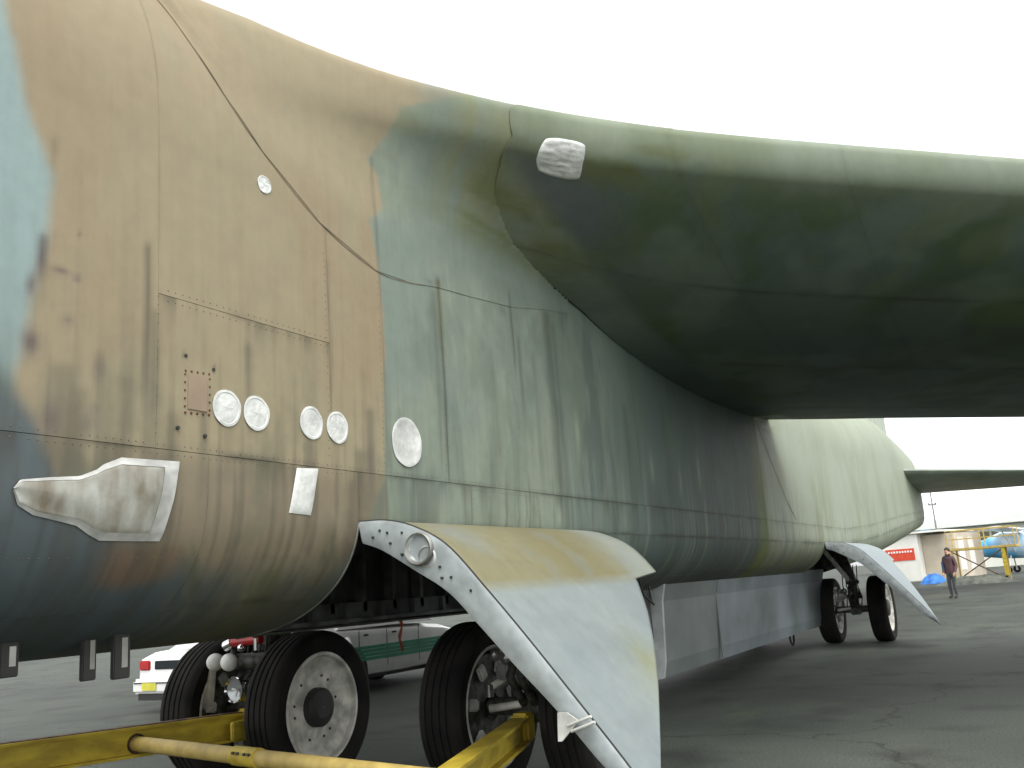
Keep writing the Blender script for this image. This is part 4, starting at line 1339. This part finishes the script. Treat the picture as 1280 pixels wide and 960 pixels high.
tb = MB().tube(t0, t1, .062, n=22).build('cross_tube', M_yellow_pale, tow, True, 40)
jt = t0.lerp(t1, .47); dj = (t1 - t0).normalized()
MB().tube(jt - dj * .16, jt + dj * .16, .072, n=22).build('sleeve', M_yellow, tow, True, 40)
m = MB()
for s_ in (-.10, -.04, .05, .11):
    m.tube(jt + dj * s_ + Vector((.0, -.066, .03)), jt + dj * s_ + Vector((.0, -.086, .036)), .012, n=6)
m.build('sleeve_bolts', M_grime, tow)
MB().tube(t0 - dj * .02, t0 + dj * .16, .085, n=16).build('tube_socket', M_rust, tow, True, 40)
MB().box(t0 + Vector((-.02, 0, -.02)), (.12, .34, .20), Matrix.Rotation(.16, 3, 'Z'), bev=.02).build('socket_plate', M_yellow, tow)
for x in (-2.0, 2.3):   # support casters
    k = MB().lathe([(-.05, .06), (-.05, .17), (.05, .17), (.05, .06)], (x, -2.3, .17), 'X', 20).build('caster_wheel', M_tyre, tow, True, 40)
    MB().box((x, -2.3, .36), (.05, .08, .36)).build('caster_post', M_yellow, tow)


# ------------------------------------------------------------------ CARS
def make_car(name, loc, label, stripes=False, euro=False, L=4.95, W=1.84):
    car = empty(name, loc, 0, label, 'car')
    h = W / 2
    # body sections along y (rear at 0, nose at L): (y, half width factor, floor z, shoulder z, deck z)
    secs = [(0.00, .86, .40, .86, .90), (.05, .93, .32, .93, .97), (.22, .97, .27, .98, 1.04), (.7, 1, .25, .99, 1.07), (1.2, 1, .24, .98, 1.06), (2.5, 1, .23, .95, 1.02),
            (3.4, 1, .24, .92, .99), (4.2, .98, .25, .86, .93), (4.7, .94, .28, .78, .84), (L, .84, .36, .66, .70)]
    m = MB(); bm = m.bm; rings = []
    for y, wf, fl, sh, dk in secs:
        w = h * wf
        half = [(w * .80, fl), (w * .95, fl + .04), (w, fl + .16), (w * 1.0, (fl + sh) / 2), (w * .985, sh - .10), (w * .93, sh), (w * .72, dk), (0, dk + .01)]
        ring = [bm.verts.new((x, y, z)) for x, z in half] + [bm.verts.new((-x, y, z)) for x, z in half[-2::-1]]
        rings.append(ring)
    n = len(rings[0])
    for a, b in zip(rings[:-1], rings[1:]):
        for i in range(n): bm.faces.new((a[i], a[(i + 1) % n], b[(i + 1) % n], b[i]))
    bm.faces.new(rings[0][::-1]); bm.faces.new(rings[-1])
    body = m.build('body', M_white, car, True, 35)
    # greenhouse
    base = [(.75, .95), (3.85, .93)]; roof = [(1.35, 1.43), (2.85, 1.43)]
    m = MB(); bm = m.bm
    def rr(y0, y1, w, z): return [bm.verts.new(p) for p in ((-w, y0, z), (w, y0, z), (w, y1, z), (-w, y1, z))]
    A = rr(.62, 3.75, h * .90, 1.02); B_ = rr(1.30, 2.80, h * .70, 1.41); D = rr(1.45, 2.65, h * .58, 1.455)
    for a, b in ((A, B_), (B_, D)):
        for i in range(4): bm.faces.new((a[i], a[(i + 1) % 4], b[(i + 1) % 4], b[i]))
    bm.faces.new(D)
    cab = m.build('cabin', M_white, car, True, 25)
    def win(pts, nm='window'):
        return pyobj(nm, pts, [tuple(range(len(pts)))], M_glass, car)
    def on(y0, y1, z0, z1, sg):
        f = lambda z: h * .90 + (h * .70 - h * .90) * (z - 1.02) / .39 + .006
        return [(sg * f(z0), y0[0], z0), (sg * f(z0), y0[1], z0), (sg * f(z1), y1[1], z1), (sg * f(z1), y1[0], z1)]
    for sg in (1, -1):
        win(on((1.15, 1.95), (1.50, 1.95), 1.07, 1.37, sg)); win(on((2.02, 3.35), (2.02, 2.78), 1.07, 1.37, sg))
    win([(-h * .74, .73, 1.065), (h * .74, .73, 1.065), (h * .62, 1.24, 1.375), (-h * .62, 1.24, 1.375)], 'rear_window')
    win([(-h * .78, 3.66, 1.065), (h * .78, 3.66, 1.065), (h * .64, 2.86, 1.375), (-h * .64, 2.86, 1.375)], 'windshield')
    for yw in (.98, 3.95):
        for sg in (-1, 1):
            w = MB().lathe([(-.10, .20), (-.10, .30), (-.07, .325), (.07, .325), (.10, .30), (.10, .20)], (sg * (h - .10), yw, .325), 'X', 28).build('wheel', M_tyre, car, True, 40)
            MB().lathe([(sg * .075, .21), (sg * .10, .20), (sg * .085, .08), (sg * .09, .01)], (sg * (h - .10), yw, .325), 'X', 20).build('wheel_rim', M_steel, w, True, 40)
            MB().lathe([(sg * .006, .40), (sg * .006, .005)], (sg * (h - .0), yw, .33), 'X', 28).build('wheel_arch', M_black, body)
    # rear: lamps, bumper, plate, trim
    bp_ = MB().box((0, -.03, .47), (W * .94, .18, .26), bev=.05).build('rear_bumper', M_white, car, True, 40)
    MB().box((0, -.128, .535), (W * .86, .012, .02)).build('bumper_trim', M_black, bp_)
    MB().box((0, L - .02, .45), (W * .9, .16, .24), bev=.05).build('front_bumper', M_white, car, True, 40)
    for sg in (-1, 1):
        MB().box((sg * (h * .70), .0, .83), (h * .30, .07, .17), bev=.02).build('taillight', M_red, car, True, 40)
        MB().box((sg * (h * .6), L - .03, .62), (h * .36, .05, .12), bev=.02).build('headlight', M_chrome, car, True, 40)
    MB().box((0, .005, .83), (W * .42, .05, .15), bev=.01).build('rear_garnish', M_glass, car)
    p = MB().box((-h * .42 if euro else 0, -.135 if euro else -.02, .47 if euro else .66), (.36, .012, .13)).build('license_plate', mat('plate_yellow', (.62, .58, .06), .5), car)
    MB().box((0, -.02, .29), (W * .8, .1, .12)).build('underside', M_black, car)
    MB().box((0, L / 2, .24), (W * .86, L * .8, .08)).build('floor_pan', M_black, car)
    if stripes:
        for i, z in enumerate((.52, .58, .64, .70)):
            th = .05
            for sg in (1, -1):
                MB().box((sg * (h + .003), 2.3, z), (.012, 4.2, th)).build('stripe', M_green, body)
        MB().lathe([(-.06, .05), (-.05, .10), (0, .115), (.02, .10), (.03, .01)], (h + .07, .72, .80), 'Y', 20).build('side_lamp', M_white, car, True)
    # door gaps and handles
    for y in (1.15, 2.02, 3.1):
        MB().box((h + .001, y, .68), (.008, .012, .6)).build('door_gap', M_black, body)
    for y in (1.35, 2.25): MB().box((h + .012, y, .90), (.02, .14, .03), bev=.006).build('door_handle', M_black, car)
    return car


make_car('parked_car', (-8.45, 12.0, 0), 'plain white saloon car with a yellow number plate, parked beyond the bomber', euro=True)
gc = make_car('parked_car', (-7.05, 13.3, 0), 'white saloon car with green stripes along its side, parked beyond the aircraft', stripes=True)
gc.scale = (1, 1, 1.17)
bpy.context.view_layer.update()

# ------------------------------------------------------------------ BACKGROUND
# person
def build_person(loc, rz, height, label):
    p = empty('person', loc, rz, label, 'person')
    k = height / 1.80
    J = {'pelvis': (0, 0, .95), 'waist': (0, .0, 1.10), 'chest': (0, -.01, 1.32), 'neck': (0, .0, 1.50), 'headb': (0, .02, 1.58), 'head': (0, .03, 1.68), 'headt': (0, .02, 1.76),
         'hipL': (.09, 0, .90), 'kneeL': (.11, .02, .50), 'ankL': (.11, -.03, .09), 'toeL': (.13, .13, .04),
         'hipR': (-.09, 0, .90), 'kneeR': (-.10, .04, .50), 'ankR': (-.11, .01, .09), 'toeR': (-.13, .17, .04),
         'shL': (.19, 0, 1.42), 'elL': (.25, -.02, 1.14), 'wrL': (.22, .10, .92), 'haL': (.20, .15, .85),
         'shR': (-.19, 0, 1.42), 'elR': (-.25, -.03, 1.14), 'wrR': (-.23, .08, .92), 'haR': (-.21, .13, .85)}
    Rr = {'pelvis': (.16, .12), 'waist': (.155, .115), 'chest': (.19, .13), 'neck': (.06, .06), 'headb': (.075, .085), 'head': (.085, .10), 'headt': (.055, .065),
          'hipL': (.095, .10), 'kneeL': (.065, .07), 'ankL': (.05, .055), 'toeL': (.045, .04), 'hipR': (.095, .10), 'kneeR': (.065, .07), 'ankR': (.05, .055), 'toeR': (.045, .04),
          'shL': (.08, .08), 'elL': (.06, .06), 'wrL': (.042, .042), 'haL': (.04, .03), 'shR': (.08, .08), 'elR': (.06, .06), 'wrR': (.042, .042), 'haR': (.04, .03)}
    E_ = [('pelvis', 'waist'), ('waist', 'chest'), ('chest', 'neck'), ('neck', 'headb'), ('headb', 'head'), ('head', 'headt'), ('chest', 'shL'), ('shL', 'elL'), ('elL', 'wrL'), ('wrL', 'haL'),
          ('chest', 'shR'), ('shR', 'elR'), ('elR', 'wrR'), ('wrR', 'haR'), ('pelvis', 'hipL'), ('hipL', 'kneeL'), ('kneeL', 'ankL'), ('ankL', 'toeL'), ('pelvis', 'hipR'), ('hipR', 'kneeR'), ('kneeR', 'ankR'), ('ankR', 'toeR')]
    names = list(J)
    vs = [tuple(c * k for c in J[n]) for n in names]
    # fingers
    extra = []; rad = [tuple(c * k for c in Rr[n]) for n in names]; ed = [(names.index(a), names.index(b)) for a, b in E_]
    for side, sg in (('haL', 1), ('haR', -1)):
        b = Vector(vs[names.index(side)])
        for i in range(4):
            o = Vector((sg * .0, -.022 + i * .015, -.03)); vs.append(tuple(b + o)); rad.append((.010, .010)); ed.append((names.index(side), len(vs) - 1))
            vs.append(tuple(b + o + Vector((-sg * .012, .012, -.05 - .008 * (i in (1, 2)))))); rad.append((.008, .008)); ed.append((len(vs) - 2, len(vs) - 1))
        vs.append(tuple(b + Vector((-sg * .03, .035, -.02)))); rad.append((.010, .010)); ed.append((names.index(side), len(vs) - 1))
    me = bpy.data.meshes.new('body'); me.from_pydata(vs, ed, [])
    o = link('body', me, None, p)
    sk = o.modifiers.new('skin', 'SKIN'); ss = o.modifiers.new('sub', 'SUBSURF'); ss.levels = 2; ss.render_levels = 2
    sv = me.skin_vertices[0].data
    for i, r in enumerate(rad): sv[i].radius = r; sv[i].use_root = (i == 0)
    dg = bpy.context.evaluated_depsgraph_get()
    me2 = bpy.data.meshes.new_from_object(o.evaluated_get(dg))
    o.modifiers.clear(); o.data = me2
    for mt in (mat('jacket_maroon', lin(96, 70, 74), .8), mat('trousers_dark', lin(70, 74, 76), .8), mat('skin', lin(190, 150, 126), .6), mat('shoe_black', (.02, .02, .02), .5)):
        me2.materials.append(mt)
    for f in me2.polygons:
        c = f.center; z = c.z / k
        f.use_smooth = True
        f.material_index = 2 if (z > 1.52 or (abs(c.x) > .165 * k and .72 < z < .915 and c.y > .07)) else (0 if z > .90 else (1 if z > .10 else 3))
    h = MB().ball((0, -.005 * k, 1.715 * k), .105 * k, 2, (.92, 1.05, .95)).build('hair', mat('hair_brown', lin(60, 48, 40), .7), p, True)
    for s_ in (-1, 1):
        MB().ball((s_ * .035 * k, .118 * k, 1.685 * k), .011 * k, 1).build('eye', M_black, p)
    MB().ball((0, .13 * k, 1.655 * k), .02 * k, 1, (.7, 1, 1.3)).build('nose', MATS['skin'], p, True)
    b = MB().box((.23 * k, .02, 1.10 * k), (.10, .16, .46), bev=.03).build('shoulder_bag', mat('bag_blue', lin(78, 96, 128), .7), p, True, 40)
    MB().path([(.22 * k, .02, 1.34 * k), (.10 * k, .10, 1.50 * k), (-.05, .12, 1.42 * k)], .014, 6).build('bag_strap', MATS['bag_blue'], b)
    return p


build_person((2.37, 38.0, float(gz(38.0))), math.radians(150), 1.82, 'person in a maroon jacket and dark trousers standing on the apron with a blue bag')

# container store
ct = empty('site_container', (.25, 57.0, .62), math.radians(-14), 'white and beige site container with a red lettered band', 'container')
M_cream = mat('container_cream', lin(226, 226, 218), .6, var=.05, scale=.8); M_beige = mat('container_beige', lin(190, 180, 162), .7, var=.08, scale=1)
MB().box((-.95, 0, 1.25), (1.9, 5.0, 2.5), bev=.03).build('body', M_cream, ct)
MB().box((.85, .3, 1.2), (1.7, 4.4, 2.4), bev=.03).build('side_store', M_beige, ct)
MB().box((-.4, 0, 2.56), (3.4, 5.4, .10)).build('roof', M_cream, ct)
bnd = MB().box((-1.0, -2.52, 1.45), (1.55, .03, .62)).build('red_band', mat('band_red', lin(206, 70, 44), .6, var=.06), ct)
for i in range(9): MB().box((-1.58 + i * .15, -2.545, 1.60), (.09, .02, .10)).build('letter', M_white, bnd)
for y in (-1.0, .6): MB().box((1.712, y, 1.3), (.02, .8, 1.7)).build('store_door', MATS['container_cream'], ct)
for x in (-1.9, -.02): MB().box((x, -2.50, 1.25), (.08, .06, 2.46)).build('corner_post', M_cream, ct)

# long low hangar building
bd = empty('hangar_building', (8, 104, .62), math.radians(-4), 'long low cream hangar building with a flat roof and dark window strip', 'building')
M_bc = mat('hangar_cream', lin(214, 216, 204), .7, var=.04, scale=.3); M_bb = mat('hangar_brown', lin(190, 176, 164), .7, var=.06, scale=.3)  # far walls lightened: distance haze put into the colours
MB().box((-9, 5, 2.0), (16, 12, 4.0)).build('wall', M_bc, bd)
MB().box((15, 5, 2.0), (31.9, 12, 4.0)).build('wall', M_bb, bd)
MB().box((6, 4.6, 4.45), (52, 14, .8), bev=.05).build('roof', mat('roof_pale', lin(214, 218, 214), .6, var=.04), bd)
MB().box((-6, 9, 5.0), (20, 6, .5)).build('roof_monitor', MATS['roof_pale'], bd)
for i in range(12):
    w = MB().box((-15.5 + i * 1.35, -1.03, 2.9), (1.2, .06, 1.1)).build('window', mat('window_frame', lin(150, 146, 120), .6), bd)
    MB().box((-15.5 + i * 1.35, -1.07, 2.9), (1.05, .03, .95)).build('pane', mat('window_pane', lin(96, 96, 70), .2), w)
for i in range(9):
    w = MB().box((1.5 + i * 3.2, -1.03, 1.6), (2.4, .06, 2.9)).build('hangar_door', mat('hangar_door_green', lin(150, 176, 160) if False else lin(140, 158, 146), .6), bd)
m = MB()
m.path([(-2, 1, 5.6), (26, 1, 5.2)], .05, 6)
for x in (-2, 4, 10, 16, 22): m.tube((x, 1, 4.8), (x, 1, 5.55 - (x + 2) * .014), .04, n=6)
m.build('roof_rail', mat('rail_grey', lin(150, 150, 146), .6), bd)

# aerial mast on the roof line
am = empty('radio_mast', (-.3, 66, .62), 0, 'thin grey radio mast rising behind the container', 'mast')
MB().tube((0, 0, 0), (0, 0, 5.4), .07, .04, 8).build('pole', mat('mast_grey', lin(120, 122, 122), .6), am)
MB().box((0, 0, 4.55), (.5, .06, .10)).build('cross_arm', MATS['mast_grey'], am)
MB().tube((0, 0, 5.4), (0, 0, 5.9), .02, n=6).build('whip', MATS['mast_grey'], am)
for s_ in (-.2, .2): MB().ball((s_, 0, 4.62), .07, 1).build('lamp', MATS['mast_grey'], am)

# yellow access platform
lf = empty('access_platform', (2.6, 50, float(gz(50.0))), math.radians(-6), 'yellow steel access platform on braced legs beside the container', 'platform')
for x, y in ((-.9, -.6), (1.25, -.6), (-.9, .6), (1.25, .6)):
    MB().box((x, y, .75), (.08, .08, 1.5)).build('leg', M_yellow_pale, lf)
MB().box((.4, 0, 1.56), (3.0, 1.4, .12), bev=.02).build('deck', M_yellow_pale, lf)
m = MB()
for y in (-.68, .68):
    m.path([(-1.05, y, 1.6), (-1.05, y, 2.45)], .025, 6); m.path([(1.85, y, 1.6), (1.85, y, 2.45)], .025, 6); m.path([(.4, y, 1.6), (.4, y, 2.45)], .025, 6)
    m.path([(-1.05, y, 2.45), (1.85, y, 2.45)], .025, 6); m.path([(-1.05, y, 2.05), (1.85, y, 2.05)], .02, 6)
m.build('guard_rail', M_yellow_pale, lf)
m = MB().path([(-.9, -.6, .1), (1.25, -.6, 1.45)], .03, 6).path([(1.25, -.6, .1), (-.9, -.6, 1.45)], .03, 6)
m.build('cross_brace', M_rust, lf)
MB().box((1.3, -.62, .9), (.16, .08, 1.3)).build('ladder', M_yellow, lf)
for x in (-.9, 1.25): MB().lathe([(-.05, .04), (-.05, .12), (.05, .12), (.05, .04)], (x, -.6, .12), 'X', 16).build('caster_wheel', M_tyre, lf)

# blue tarpaulin heap and dark netting heap
def heap(name, loc, dims, col, label, cat, seed):
    rnd = np.random.default_rng(seed)
    n = 26; v = []; f = []
    for i in range(n + 1):
        for j in range(n + 1):
            a = i / n * 2 - 1; b = j / n * 2 - 1
            r = math.sqrt(a * a + b * b)
            hgt = max(0, 1 - r ** 2.2) * (.55 + .75 * float(fbm(np.array(a * 2.2 + seed), np.array(b * 2.2), seed, 4)))
            v.append((a * dims[0] / 2, b * dims[1] / 2, hgt * dims[2]))
    for i in range(n):
        for j in range(n):
            k = i * (n + 1) + j
            f.append((k, k + n + 1, k + n + 2, k + 1))
    o = pyobj(name, v, f, mat(cat + '_mat', col, .55, var=.25, scale=3, bump=.5, bscale=6), None, False)
    o.location = loc
    return tag(o, label, cat)


heap('tarpaulin_heap', (.45, 51.5, float(gz(51.5)) - .01), (1.3, 1.2, .5), lin(40, 118, 205), 'crumpled bright blue tarpaulin heaped in front of the container', 'tarpaulin', 3)
heap('netting_heap', (2.5, 48.5, float(gz(48.5)) - .01), (3.6, 1.3, .42), lin(92, 98, 88), 'low dark green netting heap below the yellow platform', 'netting', 9)

# small light aircraft, white and blue
la = empty('light_aircraft', (5.4, 62, .62), math.radians(80), 'small white and sky blue propeller aircraft parked by the hangar', 'aircraft')
M_lb = mat('light_blue_paint', lin(80, 160, 205), .35, var=.05, scale=.55, col2=lin(222, 232, 236))
m = MB(); bm = m.bm; rg = []
for y, w, z0, z1 in ((-.9, .22, 1.25, 1.60), (-.5, .45, 1.0, 1.75), (.2, .55, .85, 1.9), (.9, .58, .8, 2.35), (2.0, .56, .85, 2.4), (3.0, .42, 1.0, 2.0), (4.6, .25, 1.2, 1.8), (6.2, .10, 1.4, 1.65)):
    rg.append([bm.verts.new((w * math.cos(t), y, (z0 + z1) / 2 + (z1 - z0) / 2 * math.sin(t))) for t in np.linspace(0, 2 * PI, 17)[:-1]])
for a, b in zip(rg[:-1], rg[1:]):
    for i in range(16): bm.faces.new((a[i], a[(i + 1) % 16], b[(i + 1) % 16], b[i]))
bm.faces.new(rg[0][::-1]); bm.faces.new(rg[-1])
m.build('fuselage', M_lb, la, True, 50)
slab('wing', ((.3, .6, 2.42), (.3, 2.1, 2.40)), ((5.2, .75, 2.55), (5.2, 1.9, 2.54)), .2, .14, M_white, la)
slab('wing', ((-.3, .6, 2.42), (-.3, 2.1, 2.40)), ((-5.2, .75, 2.55), (-5.2, 1.9, 2.54)), .2, .14, M_white, la)
slab('tailplane', ((.05, 5.3, 1.6), (.05, 6.3, 1.6)), ((1.6, 5.6, 1.6), (1.6, 6.3, 1.6)), .1, .06, M_white, la)
slab('tailplane', ((-.05, 5.3, 1.6), (-.05, 6.3, 1.6)), ((-1.6, 5.6, 1.6), (-1.6, 6.3, 1.6)), .1, .06, M_white, la)
slab('tail_fin', ((0, 5.0, 1.7), (0, 6.4, 1.7)), ((0, 5.9, 2.9), (0, 6.5, 2.9)), .1, .06, M_lb, la, True)
for sg in (-1, 1):
    MB().tube((sg * .3, 1.6, 1.0), (sg * 1.05, 1.7, .22), .04).build('gear_leg', M_white, la)
    MB().lathe([(-.07, .08), (-.07, .2), (.07, .2), (.07, .08)], (sg * 1.1, 1.7, .2), 'X', 18).build('wheel', M_tyre, la)
    MB().tube((sg * .5, 1.3, 1.2), (sg * 2.6, 1.4, 2.42), .035).build('wing_strut', M_white, la)
MB().tube((0, -.3, 1.0), (0, -.4, .2), .035).build('gear_leg', M_white, la)
MB().lathe([(-.06, .06), (-.06, .17), (.06, .17), (.06, .06)], (0, -.4, .17), 'X', 18).build('wheel', M_tyre, la)
MB().lathe([(-1.2, .01), (-1.1, .10), (-.9, .2)], (0, 0, 1.43), 'Y', 16).build('spinner', M_white, la, True)
for sg in (-1, 1): MB().box((sg * .5, -1.02, 1.43 + sg * .1), (.9, .03, .10), Matrix.Rotation(-.2, 3, 'Y')).build('propeller_blade', M_black, la)
pyobj('windscreen', [(-.42, .72, 1.92), (.42, .72, 1.92), (.36, 1.05, 2.36), (-.36, 1.05, 2.36)], [(0, 1, 2, 3)], M_glass, la)
